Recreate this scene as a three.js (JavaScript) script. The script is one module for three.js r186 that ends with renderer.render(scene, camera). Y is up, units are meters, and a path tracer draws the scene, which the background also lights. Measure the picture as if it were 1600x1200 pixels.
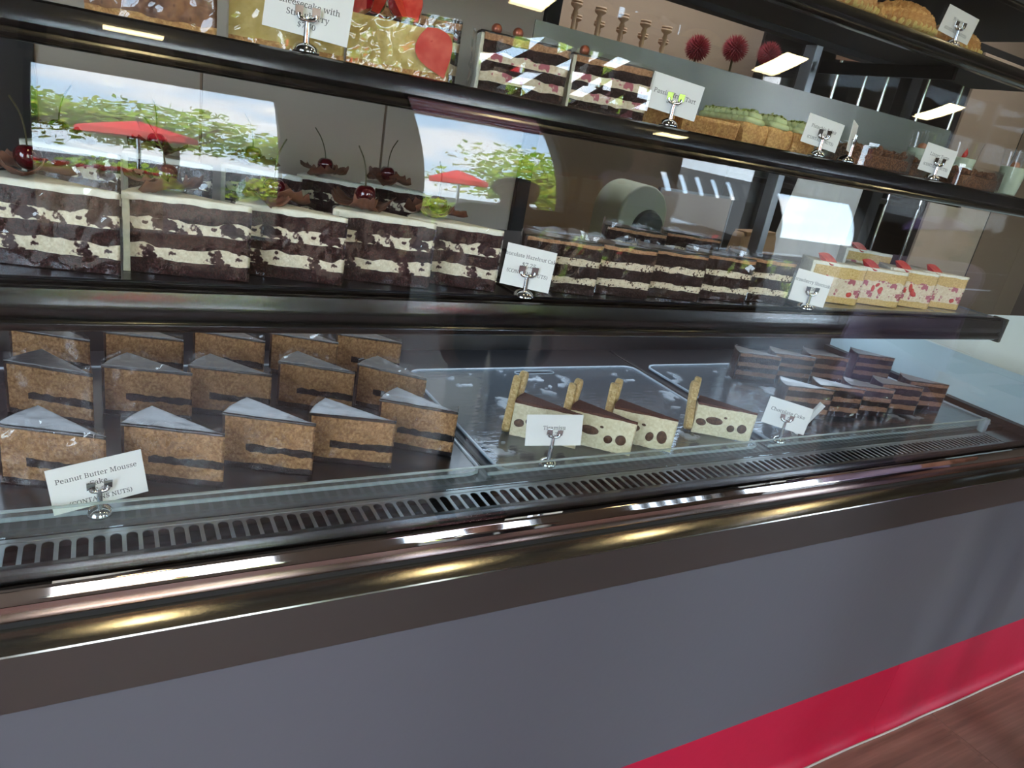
import * as THREE from 'three';
import { mergeGeometries, mergeVertices, toCreasedNormals } from 'three/addons/utils/BufferGeometryUtils.js';
import { RoundedBoxGeometry } from 'three/addons/geometries/RoundedBoxGeometry.js';
import { RectAreaLightUniformsLib } from 'three/addons/lights/RectAreaLightUniformsLib.js';
import { MarchingCubes } from 'three/addons/objects/MarchingCubes.js';

// ------------------------------------------------------------------ camera, sky, sun, exposure
const scene = new THREE.Scene();
const renderer = new THREE.WebGLRenderer();
renderer.toneMapping = THREE.LinearToneMapping;
renderer.toneMappingExposure = 1.42;
renderer.shadowMap.enabled = true;
RectAreaLightUniformsLib.init();

const camera = new THREE.PerspectiveCamera(2 * Math.atan(600 / 1110.66) * 180 / Math.PI, 4 / 3, 0.05, 200);
camera.position.set(0, 1.6252, 0.85);
{
  const right = new THREE.Vector3(0.86788, 0.17202, 0.46603);
  const up = new THREE.Vector3(0.02590, 0.92118, -0.38826);
  const back = new THREE.Vector3(-0.49609, 0.34904, 0.79503);
  camera.quaternion.setFromRotationMatrix(new THREE.Matrix4().makeBasis(right, up, back));
}
camera.updateMatrixWorld(true);

// hashed, tileable value noise
function hash2(x, y, s = 0) {
  let h = (x * 374761393 + y * 668265263 + s * 2147483647) | 0;
  h = Math.imul(h ^ (h >>> 13), 1274126177); h ^= h >>> 16;
  return (h >>> 0) / 4294967296;
}
const sm = (t) => t * t * (3 - 2 * t);
function vnoise(x, y, p = 0, s = 0) {
  const xi = Math.floor(x), yi = Math.floor(y), fx = sm(x - xi), fy = sm(y - yi);
  const w = (a) => p ? ((a % p) + p) % p : a;
  const a = hash2(w(xi), w(yi), s), b = hash2(w(xi + 1), w(yi), s), c = hash2(w(xi), w(yi + 1), s), d = hash2(w(xi + 1), w(yi + 1), s);
  return a + (b - a) * fx + (c - a) * fy + (a - b - c + d) * fx * fy;
}
function fbm(x, y, p, s, o = 4) {                                   // p: period of the first octave (0 = none)
  let v = 0, a = 0.5, f = 1, t = 0;
  for (let i = 0; i < o; i++) { v += a * vnoise(x * f, y * f, p * f, s + i * 17); t += a; a *= 0.5; f *= 2; }
  return v / t;
}
function n3(x, y, z, s = 0) {                                       // smooth 3-d value noise, -1..1
  const zi = Math.floor(z), fz = sm(z - zi);
  const a = vnoise(x, y, 0, s + zi * 131), b = vnoise(x, y, 0, s + (zi + 1) * 131);
  return (a + (b - a) * fz) * 2 - 1;
}
function rng(seed) { let s = seed >>> 0; return () => { s = (s + 0x6D2B79F5) | 0; let t = Math.imul(s ^ (s >>> 15), 1 | s); t = (t + Math.imul(t ^ (t >>> 7), 61 | t)) ^ t; return ((t ^ (t >>> 14)) >>> 0) / 4294967296; }; }
const clamp = (x, a = 0, b = 1) => Math.min(b, Math.max(a, x));
const mix = (a, b, t) => a + (b - a) * t;
const step = (a, b, x) => sm(clamp((x - a) / (b - a)));

// a daytime sky: pale blue with soft clouds all round
{
  const W = 512, Hh = 256, d = new Float32Array(W * Hh * 4);
  for (let j = 0; j < Hh; j++) for (let i = 0; i < W; i++) {
    const el = ((j + 0.5) / Hh - 0.5) * Math.PI, az = (i / W) * 2 * Math.PI;
    const up = Math.max(0, Math.sin(el));
    const cx = Math.cos(az) * Math.cos(el) * 5, cz = Math.sin(az) * Math.cos(el) * 5;
    const cl = step(0.47, 0.7, fbm(cx / (0.4 + up) + 40, cz / (0.4 + up) + 40, 0, 5, 5));
    const c = [mix(0.70, 0.40, Math.sqrt(up)), mix(0.90, 0.66, Math.sqrt(up)), mix(1.06, 1.0, Math.sqrt(up))];
    const k = (j * W + i) * 4, S = 7.0;
    for (let q = 0; q < 3; q++) d[k + q] = S * mix(c[q], 1.1, cl * 0.75);
    d[k + 3] = 1;
  }
  const t = new THREE.DataTexture(d, W, Hh, THREE.RGBAFormat, THREE.FloatType);
  t.mapping = THREE.EquirectangularReflectionMapping; t.magFilter = t.minFilter = THREE.LinearFilter; t.wrapS = THREE.RepeatWrapping; t.needsUpdate = true;
  scene.background = t;
}
const sun = new THREE.DirectionalLight(new THREE.Color(1, 0.95, 0.86), 20);
sun.position.set(-14, 26, -16); sun.target.position.set(0, 0, 8); sun.castShadow = true;
sun.shadow.mapSize.set(2048, 2048);
Object.assign(sun.shadow.camera, { left: -25, right: 25, top: 25, bottom: -25, near: 1, far: 90 });
scene.add(sun, sun.target);

// ------------------------------------------------------------------ helpers
const taken = {};
function numbered(n) { const k = taken[n] = (taken[n] ?? -1) + 1; return k ? n + '_' + String(k).padStart(3, '0') : n; }
function shade(o) { o.traverse((c) => { if (c.isMesh) { c.castShadow = true; c.receiveShadow = true; } }); return o; }
function thing(name, label, category, group, x = 0, y = 0, z = 0, ry = 0) {
  const o = new THREE.Group(); o.name = numbered(name); o.position.set(x, y, z); o.rotation.y = ry;
  o.userData = { label, category }; if (group) o.userData.group = group;
  scene.add(o); return o;
}
function part(name, geo, m, parent, label) {
  if (Array.isArray(geo)) geo = merge(geo);
  const o = new THREE.Mesh(geo, m); o.name = name; o.castShadow = o.receiveShadow = true;
  if (label) o.userData.label = label;
  parent.add(o); return o;
}
function struct(name, geo, m, label) {
  if (Array.isArray(geo)) geo = merge(geo);
  const o = new THREE.Mesh(geo, m); o.name = name; o.castShadow = o.receiveShadow = true;
  o.userData = { kind: 'structure' }; if (label) o.userData.label = label;
  scene.add(o); return o;
}
function copyOf(proto, name, label, category, group, x, y, z, ry = 0, s = 1) {
  const o = proto.clone(); o.name = numbered(name); o.userData = { label, category, group };
  o.position.set(x, y, z); o.rotation.set(0, ry, 0); o.scale.setScalar(s); scene.add(o); return o;
}
function merge(list) {
  const l = list.map((g) => { const q = g.index ? g.toNonIndexed() : g.clone(); for (const k of Object.keys(q.attributes)) if (!['position', 'normal', 'uv'].includes(k)) q.deleteAttribute(k); if (!q.attributes.uv) q.setAttribute('uv', new THREE.BufferAttribute(new Float32Array(q.attributes.position.count * 2), 2)); q.clearGroups?.(); return q; });
  return mergeGeometries(l);
}
const at = (g, x = 0, y = 0, z = 0, rx = 0, ry = 0, rz = 0) => { g.applyMatrix4(new THREE.Matrix4().compose(new THREE.Vector3(x, y, z), new THREE.Quaternion().setFromEuler(new THREE.Euler(rx, ry, rz)), new THREE.Vector3(1, 1, 1))); return g; };
// a box from min to max corners, uv in metres, edges lightly chamfered when r > 0
function box(x0, x1, y0, y1, z0, z1, r = 0) {
  const w = x1 - x0, h = y1 - y0, d = z1 - z0;
  const g = r > 0 ? new RoundedBoxGeometry(w, h, d, 2, Math.min(r, w / 2.01, h / 2.01, d / 2.01)) : new THREE.BoxGeometry(w, h, d);
  g.translate((x0 + x1) / 2, (y0 + y1) / 2, (z0 + z1) / 2);
  return metreUV(g);
}
function metreUV(g) {                                               // box-projected uv, in metres
  if (g.index) g = g.toNonIndexed();
  const p = g.attributes.position, n = g.attributes.normal, uv = new Float32Array(p.count * 2);
  for (let i = 0; i < p.count; i++) {
    const f = Math.floor(i / 3) * 3; let nx = 0, ny = 0, nz = 0;
    for (let k = 0; k < 3; k++) { nx += n.getX(f + k); ny += n.getY(f + k); nz += n.getZ(f + k); }
    nx = Math.abs(nx); ny = Math.abs(ny); nz = Math.abs(nz);
    const x = p.getX(i), y = p.getY(i), z = p.getZ(i);
    if (ny >= nx && ny >= nz) { uv[2 * i] = x; uv[2 * i + 1] = -z; } else if (nz >= nx) { uv[2 * i] = x; uv[2 * i + 1] = y; } else { uv[2 * i] = z; uv[2 * i + 1] = y; }
  }
  g.setAttribute('uv', new THREE.BufferAttribute(uv, 2)); return g;
}
// profile [[z, y], ...] closed, swept along x from x0 to x1
function sweepX(profile, x0, x1, crease = 0.6) {
  const s = new THREE.Shape(profile.map(([z, y]) => new THREE.Vector2(-z, y)));
  let g = new THREE.ExtrudeGeometry(s, { depth: x1 - x0, bevelEnabled: false, steps: 1 });
  g.rotateY(Math.PI / 2); g.translate(x0, 0, 0);                   // shape x = -z, so after the turn x runs along the sweep
  g = toCreasedNormals(g, crease);
  return metreUV(g);
}
function tube(pts, r, seg = 24, rad = 8, closed = false) { return new THREE.TubeGeometry(new THREE.CatmullRomCurve3(pts.map((p) => new THREE.Vector3(...p)), closed), seg, r, rad, closed); }
function lathe(pts, n = 32) { return new THREE.LatheGeometry(pts.map(([r, y]) => new THREE.Vector2(Math.max(r, 1e-4), y)), n); }

// ------------------------------------------------------------------ textures and materials
function tex(n, fn, opt = {}) {                                     // fn(u, v) -> [r, g, b] 0..255 sRGB or one grey value
  const d = new Uint8Array(n * n * 4);
  for (let j = 0; j < n; j++) for (let i = 0; i < n; i++) {
    const c = fn(i / n, j / n), k = (j * n + i) * 4;
    if (typeof c === 'number') d[k] = d[k + 1] = d[k + 2] = clamp(c, 0, 255); else { d[k] = clamp(c[0], 0, 255); d[k + 1] = clamp(c[1], 0, 255); d[k + 2] = clamp(c[2], 0, 255); }
    d[k + 3] = 255;
  }
  const t = new THREE.DataTexture(d, n, n, THREE.RGBAFormat); t.wrapS = t.wrapT = THREE.RepeatWrapping; t.magFilter = THREE.LinearFilter; t.minFilter = THREE.LinearMipmapLinearFilter;
  if (!opt.data) t.colorSpace = THREE.SRGBColorSpace;
  const s = 1 / (opt.size ?? 1); t.repeat.set(s, opt.sizeV ? 1 / opt.sizeV : s); t.needsUpdate = true; return t;
}
const lerp3 = (a, b, t) => [mix(a[0], b[0], t), mix(a[1], b[1], t), mix(a[2], b[2], t)];
const M = {};
const std = (o) => new THREE.MeshStandardMaterial(o);
const phy = (o) => new THREE.MeshPhysicalMaterial(o);
// crumb: two tones mixed by fine noise, with pores
function crumb(name, a, b, { size = 0.08, pore = 0.35, f = 40, bump = 0.0012, rough = 0.9, blot = null, blotAt = [0.5, 0.6], blotF = 5, seed = 1, extra = {} } = {}) {
  const map = tex(512, (u, v) => {
    let c = lerp3(a, b, clamp(fbm(u * f, v * f, f, seed, 3) * 1.6 - 0.3));
    const p = vnoise(u * f * 2, v * f * 2, f * 2, seed + 50); if (p > 1 - pore) c = lerp3(c, a, step(1 - pore, 1, p) * 0.8);
    if (blot) { const t = step(blotAt[0], blotAt[1], fbm(u * blotF, v * blotF, blotF, seed + 90, 5)); c = lerp3(c, blot, t); }
    return c;
  }, { size });
  const bm = tex(256, (u, v) => 255 * (0.6 * fbm(u * f, v * f, f, seed, 3) + 0.4 * (1 - Math.pow(vnoise(u * f * 2, v * f * 2, f * 2, seed + 50), 3))), { size, data: true });
  return M[name] = std({ map, bumpMap: bm, bumpScale: bump, roughness: rough, ...extra });
}
crumb('darkSponge', [34, 17, 14], [66, 36, 29], { seed: 3, pore: 0.4, bump: 0.002 });
crumb('redDarkSponge', [36, 14, 14], [74, 32, 29], { seed: 5, pore: 0.4, bump: 0.002 });
crumb('forestCream', [222, 208, 178], [245, 236, 212], { seed: 7, f: 30, blot: [54, 24, 27], blotAt: [0.51, 0.57], blotF: 5, bump: 0.0012 });
crumb('specklyCream', [226, 206, 172], [246, 232, 205], { seed: 9, f: 30, blot: [70, 40, 28], blotAt: [0.62, 0.68], blotF: 22, bump: 0.0015 });
crumb('frosting', [232, 230, 208], [246, 244, 226], { seed: 11, f: 16, pore: 0.1, bump: 0.0004, rough: 0.55 });
crumb('peanutMousse', [150, 108, 68], [200, 156, 108], { seed: 13, f: 22, pore: 0.35, bump: 0.0022, blot: [134, 94, 58], blotAt: [0.5, 0.85], blotF: 14 });
crumb('cocoaMousse', [142, 100, 76], [182, 138, 110], { seed: 15, f: 36, pore: 0.3, bump: 0.0012 });
crumb('tanCream', [168, 120, 84], [206, 160, 118], { seed: 16, f: 36, pore: 0.3, bump: 0.0012 });
crumb('blackCookie', [22, 15, 15], [48, 35, 33], { seed: 17, f: 44, pore: 0.5, bump: 0.003 });
crumb('tiramisuCream', [226, 212, 170], [246, 236, 204], { seed: 19, f: 20, pore: 0.15, bump: 0.0008 });
crumb('cocoa', [84, 48, 38], [112, 70, 56], { seed: 21, f: 60, pore: 0.2, bump: 0.0008, rough: 0.95 });
crumb('soaked', [70, 44, 28], [112, 76, 50], { seed: 23, f: 20, bump: 0.001, rough: 0.6 });
crumb('ladyfinger', [206, 168, 108], [240, 214, 158], { seed: 25, f: 24, pore: 0.3, bump: 0.0015, rough: 0.85 });
crumb('yellowSponge', [214, 176, 104], [242, 212, 146], { seed: 27, f: 44, pore: 0.4, bump: 0.002 });
crumb('berryCream', [228, 206, 170], [246, 232, 206], { seed: 29, f: 22, blot: [190, 104, 112], blotAt: [0.58, 0.70], blotF: 8, bump: 0.001, rough: 0.7 });
crumb('cheesecake', [206, 178, 98], [232, 210, 138], { seed: 31, f: 10, pore: 0.15, bump: 0.0006, rough: 0.7, size: 0.12 });
crumb('caramelCake', [110, 68, 40], [176, 120, 72], { seed: 33, f: 8, pore: 0.2, bump: 0.001, rough: 0.55, size: 0.1, blot: [70, 38, 22], blotAt: [0.5, 0.7], blotF: 4 });
crumb('pastry', [190, 134, 76], [232, 184, 116], { seed: 35, f: 24, pore: 0.2, bump: 0.002, rough: 0.7 });
crumb('curd', [196, 164, 84], [218, 190, 112], { seed: 36, f: 8, pore: 0.1, bump: 0.0004, rough: 0.35 });
crumb('puff', [186, 128, 68], [236, 190, 122], { seed: 37, f: 14, pore: 0.3, bump: 0.002, rough: 0.65 });
crumb('nutty', [88, 54, 34], [170, 116, 74], { seed: 39, f: 30, pore: 0.5, bump: 0.004, rough: 0.6 });
crumb('pistachioCream', [204, 220, 150], [236, 244, 192], { seed: 41, f: 14, pore: 0.1, bump: 0.0006, rough: 0.6 });
crumb('darkSide', [46, 28, 24], [74, 48, 40], { seed: 43, f: 20, pore: 0.2, bump: 0.0006, rough: 0.5 });
crumb('shard', [92, 56, 40], [128, 84, 62], { seed: 45, f: 8, pore: 0.1, bump: 0.0006, rough: 0.45 });
crumb('strawberryRed', [190, 20, 22], [214, 44, 38], { seed: 47, f: 20, pore: 0.12, bump: 0.0006, rough: 0.25, size: 0.05 });
crumb('strawberryFlesh', [204, 46, 38], [230, 104, 84], { seed: 48, f: 6, pore: 0.1, bump: 0.0003, rough: 0.3, size: 0.05 });
M.glaze = phy({ color: 0x17110f, roughness: 0.3, clearcoat: 0.45, clearcoatRoughness: 0.22, bumpMap: tex(256, (u, v) => 255 * fbm(u * 6, v * 6, 6, 61, 3), { size: 0.1, data: true }), bumpScale: 0.0008 });
M.grayGlaze = phy({ color: 0x342823, roughness: 0.3, clearcoat: 0.6, clearcoatRoughness: 0.2 });
M.cherry = phy({ color: 0x4a0610, roughness: 0.12, clearcoat: 1, clearcoatRoughness: 0.05 });
M.stem = std({ color: 0x4f4a2a, roughness: 0.7 });
M.pearl = phy({ color: 0xb0644c, metalness: 0.6, roughness: 0.28 });
M.berryGel = phy({ color: 0x9c1826, roughness: 0.12, clearcoat: 1 });
M.pistachio = std({ color: 0x7d8a34, roughness: 0.8 });
M.film = phy({ color: 0xffffff, transmission: 1, thickness: 0, roughness: 0.025, ior: 1.75 });
M.crispFilm = phy({ color: 0xffffff, transmission: 1, thickness: 0, roughness: 0.02, ior: 2.0 });
M.glass = phy({ color: 0xffffff, transmission: 1, thickness: 0, roughness: 0.0, ior: 1.5 });
M.fence = phy({ color: 0xfbfffd, transmission: 0.97, thickness: 0, roughness: 0.03, ior: 1.52 });
M.fenceEdge = phy({ color: 0xdce6e2, transmission: 0.65, thickness: 0, roughness: 0.15, ior: 1.52 });
M.riser = phy({ color: 0xa9aca0, transmission: 0.55, thickness: 0, roughness: 0.18, ior: 1.5 });
M.blackMetal = phy({ color: 0x120f0e, roughness: 0.22, clearcoat: 0.5, clearcoatRoughness: 0.1 });
M.blackMatte = std({ color: 0x1a1716, roughness: 0.6 });
M.darkDeck = std({ color: 0x1b1a1c, roughness: 0.38, metalness: 0.3 });
M.beige = std({ color: 0xc4b6a4, roughness: 0.55, bumpMap: tex(128, (u, v) => 255 * fbm(u * 8, v * 8, 8, 71, 3), { size: 0.2, data: true }), bumpScale: 0.0005 });
const streak = tex(512, (u, v) => 110 + 110 * vnoise(u * 4, v * 256, 0, 73), { size: 0.3, data: true });
M.brushed = std({ color: 0xbab5b0, metalness: 1, roughness: 0.16, bumpMap: streak, bumpScale: 0.00004 });
M.band = std({ color: 0x726a66, metalness: 0.85, roughness: 0.36, bumpMap: streak, bumpScale: 0.0001 });
M.polished = std({ color: 0xe2d2ca, metalness: 1, roughness: 0.04 });
M.copper = std({ color: 0xc9aea4, metalness: 1, roughness: 0.16 });
M.chrome = std({ color: 0xdfe1e4, metalness: 1, roughness: 0.07 });
M.slat = std({ color: 0x8f9294, metalness: 0.9, roughness: 0.3 });
M.panel = phy({ color: 0x625e64, roughness: 0.5, bumpMap: tex(256, (u, v) => 255 * fbm(u * 40, v * 40, 40, 75, 2), { size: 0.4, data: true }), bumpScale: 0.00015 });
M.red = std({ color: 0xbe0a36, roughness: 0.42, bumpMap: tex(256, (u, v) => 255 * fbm(u * 12, v * 12, 12, 77, 3), { size: 0.3, data: true }), bumpScale: 0.0004 });
M.caulk = std({ color: 0xc9bfba, roughness: 0.8 });
M.card = std({ color: 0xefeee8, roughness: 0.7 });
M.trayClear = phy({ color: 0xdfe6ec, transmission: 0.95, transmissionMap: tex(512, (u, v) => { const m = step(0.50, 0.72, fbm(u * 3, v * 3, 3, 83, 3)), q = step(0.60, 0.68, fbm(u * 16, v * 22, 0, 85, 4)); return 255 * (1 - 0.6 * m * q); }, { size: 0.5, data: true }), thickness: 0, roughness: 0.12, ior: 1.5, bumpMap: tex(512, (u, v) => 255 * Math.pow(fbm(u * 10, v * 30, 10, 79, 5), 2), { size: 0.25, data: true }), bumpScale: 0.0006 });
M.trayRim = phy({ color: 0xd3dee6, transmission: 0.55, thickness: 0, roughness: 0.1, ior: 1.5 });
M.trayBlack = phy({ color: 0x141318, roughness: 0.22 });
M.whitePanel = std({ color: 0xc2d8dc, roughness: 0.45 });
M.plaster = std({ color: 0xa08a76, roughness: 0.85, bumpMap: tex(256, (u, v) => 255 * fbm(u * 20, v * 20, 20, 81, 4), { size: 0.8, data: true }), bumpScale: 0.001 });
M.paleWall = std({ color: 0x625850, roughness: 0.85 });
M.ceiling = std({ color: 0x57514c, roughness: 0.9 });
M.ceilingDark = std({ color: 0x16130f, roughness: 0.6 });
M.blackFrame = std({ color: 0x1b1917, roughness: 0.5 });
// ------------------------------------------------------------------ the room
const XL = -2.0, XR = 8.2, ZB = -2.9, ZF = 4.0, CH = 3.8;
const plankMats = [[128, 94, 84], [138, 102, 90], [118, 86, 78]].map((c, k) => std({
  map: tex(512, (u, v) => { const g = fbm(u * 3 + 2 * fbm(u * 4, v * 4, 4, 91 + k, 3), v * 36, 0, 93 + k, 4), w = fbm(u * 6, v * 10, 0, 97 + k, 4); return lerp3(c.map((x) => x * 0.72), c.map((x) => x * 1.22), clamp(0.65 * g + 0.35 * w)); }, { size: 1.2, sizeV: 0.36 }),
  bumpMap: tex(256, (u, v) => 255 * fbm(u * 3, v * 60, 0, 99 + k, 3), { size: 1.2, sizeV: 0.36, data: true }), bumpScale: 0.0006, roughness: 0.42 }));
const floor = struct('floor', box(XL - 0.2, XR + 0.2, -0.2, -0.006, ZB - 0.2, ZF + 0.2), std({ color: 0x3a2a24, roughness: 0.9 }));
{
  const L = 1.22, W = 0.30, r = rng(5), shapes = [0, 1, 2, 3].map((k) => { const g = box(0.0008, L - 0.0008, -0.0062, 0, 0.0008, W - 0.0008, 0.0012); const uv = g.attributes.uv; for (let i = 0; i < uv.count; i++) uv.setXY(i, uv.getX(i) + k * 0.31, uv.getY(i) + k * 0.13); return g; });
  for (let j = 0; j < 13; j++) for (let i = 0; i < 8; i++) {
    const x = -1.6 + i * L + (j % 2 ? 0.5 : 0) + (j === 0 ? 0.34 : 0); if (x + L > XR) continue;
    const p = part('plank', shapes[Math.floor(r() * 4)], plankMats[Math.floor(r() * 3)], floor); p.position.set(x, 0, 0.005 + j * W);
  }
}
struct('wall_left', [box(XL - 0.2, XL, 0, CH, ZB - 0.2, 0.9), box(XL - 0.2, XL, 0, 0.4, 0.9, 3.4), box(XL - 0.2, XL, 3.0, CH, 0.9, 3.4), box(XL - 0.2, XL, 0, CH, 3.4, ZF + 0.2)], M.paleWall);
struct('wall_right', box(XR, XR + 0.2, 0, CH, ZB - 0.2, ZF + 0.2), M.paleWall);
struct('wall_back', box(XL, XR, 0, CH, ZB - 0.2, ZB), M.plaster);
const ceiling = struct('ceiling', box(XL - 0.2, XR + 0.2, CH, CH + 0.25, ZB - 0.2, ZF + 0.2), M.ceiling);
// the shop front with its openings: [x0, x1, y0, y1]
const openings = [[-0.36, 1.06, 0.55, 3.02], [2.0, 3.28, 0.1, 3.74], [4.3, 5.5, 2.25, 2.85], [5.8, 7.2, 0.1, 2.75]];
{
  const geos = []; let x = XL;
  for (const [a, b, y0, y1] of openings) { geos.push(box(x, a, 0, CH, ZF, ZF + 0.2)); if (y0 > 0) geos.push(box(a, b, 0, y0, ZF, ZF + 0.2)); geos.push(box(a, b, y1, CH, ZF, ZF + 0.2)); x = b; }
  geos.push(box(x, XR, 0, CH, ZF, ZF + 0.2));
  const wf = struct('wall_front', geos, M.paleWall);
  // dark boards set along the top of the wall
  const slot = box(-0.068, 0.068, 0, 0.6, -0.02, 0, 0.004);
  for (let k = 0; k < 8; k++) { const p = part('dark_board', slot, M.ceilingDark, wf); p.position.set(-0.86 + k * 0.272, 3.17, ZF); }
  for (let k = 0; k < 9; k++) { const p = part('dark_board', slot, M.ceilingDark, wf); p.position.set(4.3 + k * 0.272, 2.98, ZF); }
}
openings.forEach(([a, b, y0, y1], k) => {
  const t = 0.035, fr = [box(a, a + t, y0, y1, ZF + 0.02, ZF + 0.09, 0.004), box(b - t, b, y0, y1, ZF + 0.02, ZF + 0.09, 0.004), box(a, b, y0, y0 + t, ZF + 0.02, ZF + 0.09, 0.004), box(a, b, y1 - t, y1, ZF + 0.02, ZF + 0.09, 0.004)];
  if (k === 2) for (let i = 1; i < 6; i++) { const x = mix(a, b, i / 6); fr.push(box(x - 0.045, x + 0.045, y0, y1, ZF + 0.02, ZF + 0.09, 0.004)); }
  const w = struct('window_' + (k + 1), fr, k === 2 ? M.blackFrame : M.blackFrame);
  part('pane', box(a + t, b - t, y0 + t, y1 - t, ZF + 0.052, ZF + 0.058), M.glass, w);
});
{
  const fr = [box(XL - 0.1, XL - 0.04, 0.4, 3.0, 0.9, 0.94), box(XL - 0.1, XL - 0.04, 0.4, 3.0, 3.36, 3.4), box(XL - 0.1, XL - 0.04, 0.4, 0.44, 0.94, 3.36), box(XL - 0.1, XL - 0.04, 2.96, 3.0, 0.94, 3.36), box(XL - 0.1, XL - 0.04, 0.44, 2.96, 2.13, 2.17)];
  const w = struct('window_5', fr, M.blackFrame); part('pane', box(XL - 0.072, XL - 0.066, 0.44, 2.96, 0.94, 3.36), M.glass, w);
}
// pink awning cloth hanging outside the top of the second shop window
{
  const v = thing('window_awning', 'pink striped awning cloth outside the top of the tall shop window', 'awning');
  for (let i = 0; i < 5; i++) part('cloth_strip', box(1.9, 3.4, 3.385 + i * 0.08, 3.465 + i * 0.08, ZF + 0.30 - i * 0.012, ZF + 0.303 - i * 0.012), phy({ color: i % 2 ? 0xd89096 : 0xe8b0b4, roughness: 0.9, transmission: 0.5, thickness: 0 }), v);
  part('front_bar', box(1.9, 3.4, 3.37, 3.385, ZF + 0.295, ZF + 0.31), M.blackMatte, v);
  for (const x of [1.92, 3.38]) part('arm', box(x - 0.01, x + 0.01, 3.36, 3.3845, ZF + 0.201, ZF + 0.294), M.blackMatte, v);
}
// ceiling lamps: warm square panels
function ceilingLamp(x, z, w, d, label, power, glow = [1, 0.78, 0.36], light = [1, 0.83, 0.45], group = 'warm ceiling panels') {
  const t = thing('ceiling_light', label, 'ceiling light', group, x, CH, z);
  part('frame', [box(-w / 2 - 0.03, w / 2 + 0.03, -0.03, 0, -d / 2 - 0.03, -d / 2), box(-w / 2 - 0.03, w / 2 + 0.03, -0.03, 0, d / 2, d / 2 + 0.03), box(-w / 2 - 0.03, -w / 2, -0.03, 0, -d / 2, d / 2), box(w / 2, w / 2 + 0.03, -0.03, 0, -d / 2, d / 2)], M.blackMatte, t);
  part('diffuser', box(-w / 2, w / 2, -0.022, -0.002, -d / 2, d / 2), std({ color: 0xfff0c8, emissive: new THREE.Color(...glow), emissiveIntensity: 9, roughness: 0.6 }), t);
  const l = new THREE.RectAreaLight(new THREE.Color(...light), power, w, d); l.position.set(0, -0.026, 0); l.rotation.x = -Math.PI / 2; t.add(l);
}
ceilingLamp(3.28, 0.74, 0.18, 0.5, 'warm ceiling panel above the middle of the display case', 12.5);
ceilingLamp(4.85, 0.78, 0.18, 0.5, 'warm ceiling panel above the far end of the display case', 12.5);
ceilingLamp(1.71, 0.74, 0.18, 0.5, 'warm ceiling panel above the near half of the display case', 12.5);
ceilingLamp(0.14, 0.74, 0.18, 0.5, 'warm ceiling panel above the near end of the display case', 12.5);
ceilingLamp(0.2, 3.72, 0.32, 0.16, 'small warm ceiling panel before the first shop window', 12.5);
ceilingLamp(4.4, 3.66, 0.32, 0.16, 'small warm ceiling panel beside the tall shop window', 12.5);
ceilingLamp(5.2, -1.8, 0.6, 0.6, 'cool ceiling panel over the tall beige cabinet', 20, [0.9, 0.96, 1], [0.9, 0.96, 1], 'cool ceiling panels behind the case');
ceilingLamp(2.3, -1.9, 0.6, 0.6, 'cool ceiling panel over the work area behind the case', 20, [0.9, 0.96, 1], [0.94, 0.96, 1], 'cool ceiling panels behind the case');

// outdoors: ground, trees, red parasols, a planter of red flowers
struct('ground_outside', box(-40, 45, -0.25, -0.05, ZF + 0.2, 60), std({ color: 0x35332f, roughness: 0.95 }));
const leafGeo = (() => { const g = new THREE.BufferGeometry(); g.setAttribute('position', new THREE.BufferAttribute(new Float32Array([0, 0, 0, 0.5, 0.28, 0.06, 1, 0, 0, 0.5, -0.28, 0.06]), 3)); g.setIndex([0, 1, 2, 0, 2, 3]); g.computeVertexNormals(); return g; })();
const leafMat = phy({ color: 0xb4cf48, roughness: 0.8, transmission: 0.35, thickness: 0, side: THREE.DoubleSide });
const barkMat = std({ color: 0x5a4636, roughness: 0.95 });
function tree(x, z, h, rx, ry, seed, label) {
  const t = thing('street_tree', label, 'tree', 'trees across the street', x, -0.05, z), r = rng(seed);
  const tr = [tube([[0, 0, 0], [0.08, h * 0.35, 0.03], [0, h * 0.72, 0]], 0.13, 16, 8)];
  for (let k = 0; k < 6; k++) { const a = k * 1.05 + r(); tr.push(tube([[0, h * 0.42, 0], [Math.cos(a) * rx * 0.4, h * 0.6, Math.sin(a) * rx * 0.4], [Math.cos(a) * rx * 0.7, h * 0.72, Math.sin(a) * rx * 0.7]], 0.05, 10, 6)); }
  part('trunk', tr, barkMat, t);
  const N = 2600, im = new THREE.InstancedMesh(leafGeo, leafMat, N), m = new THREE.Matrix4(), q = new THREE.Quaternion(), e = new THREE.Euler(), c = new THREE.Color();
  const cl = []; for (let k = 0; k < 16; k++) { const a = r() * 6.28, u = r() * 2 - 1, w = 0.45 + 0.4 * r(); cl.push([Math.cos(a) * Math.sqrt(1 - u * u) * rx * w, h * 0.68 + u * ry * w, Math.sin(a) * Math.sqrt(1 - u * u) * rx * w, 0.35 + 0.3 * r()]); }
  for (let i = 0; i < N; i++) {
    const k = cl[Math.floor(r() * 16)], a = r() * 6.28, u = r() * 2 - 1, s = Math.sqrt(1 - u * u), R = Math.cbrt(r()) * k[3] * rx;
    q.setFromEuler(e.set(r() * 6.28, r() * 6.28, r() * 6.28)); const sc = 0.16 + 0.14 * r();
    m.compose(new THREE.Vector3(k[0] + Math.cos(a) * s * R, k[1] + u * R * 0.8, k[2] + Math.sin(a) * s * R), q, new THREE.Vector3(sc, sc, sc)); im.setMatrixAt(i, m);
    im.setColorAt(i, c.setRGB(0.7 + 0.5 * r(), 0.75 + 0.35 * r(), 0.5 + 0.4 * r()));
  }
  im.name = 'foliage'; im.userData.kind = 'stuff'; im.castShadow = im.receiveShadow = true; t.add(im);
}
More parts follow.
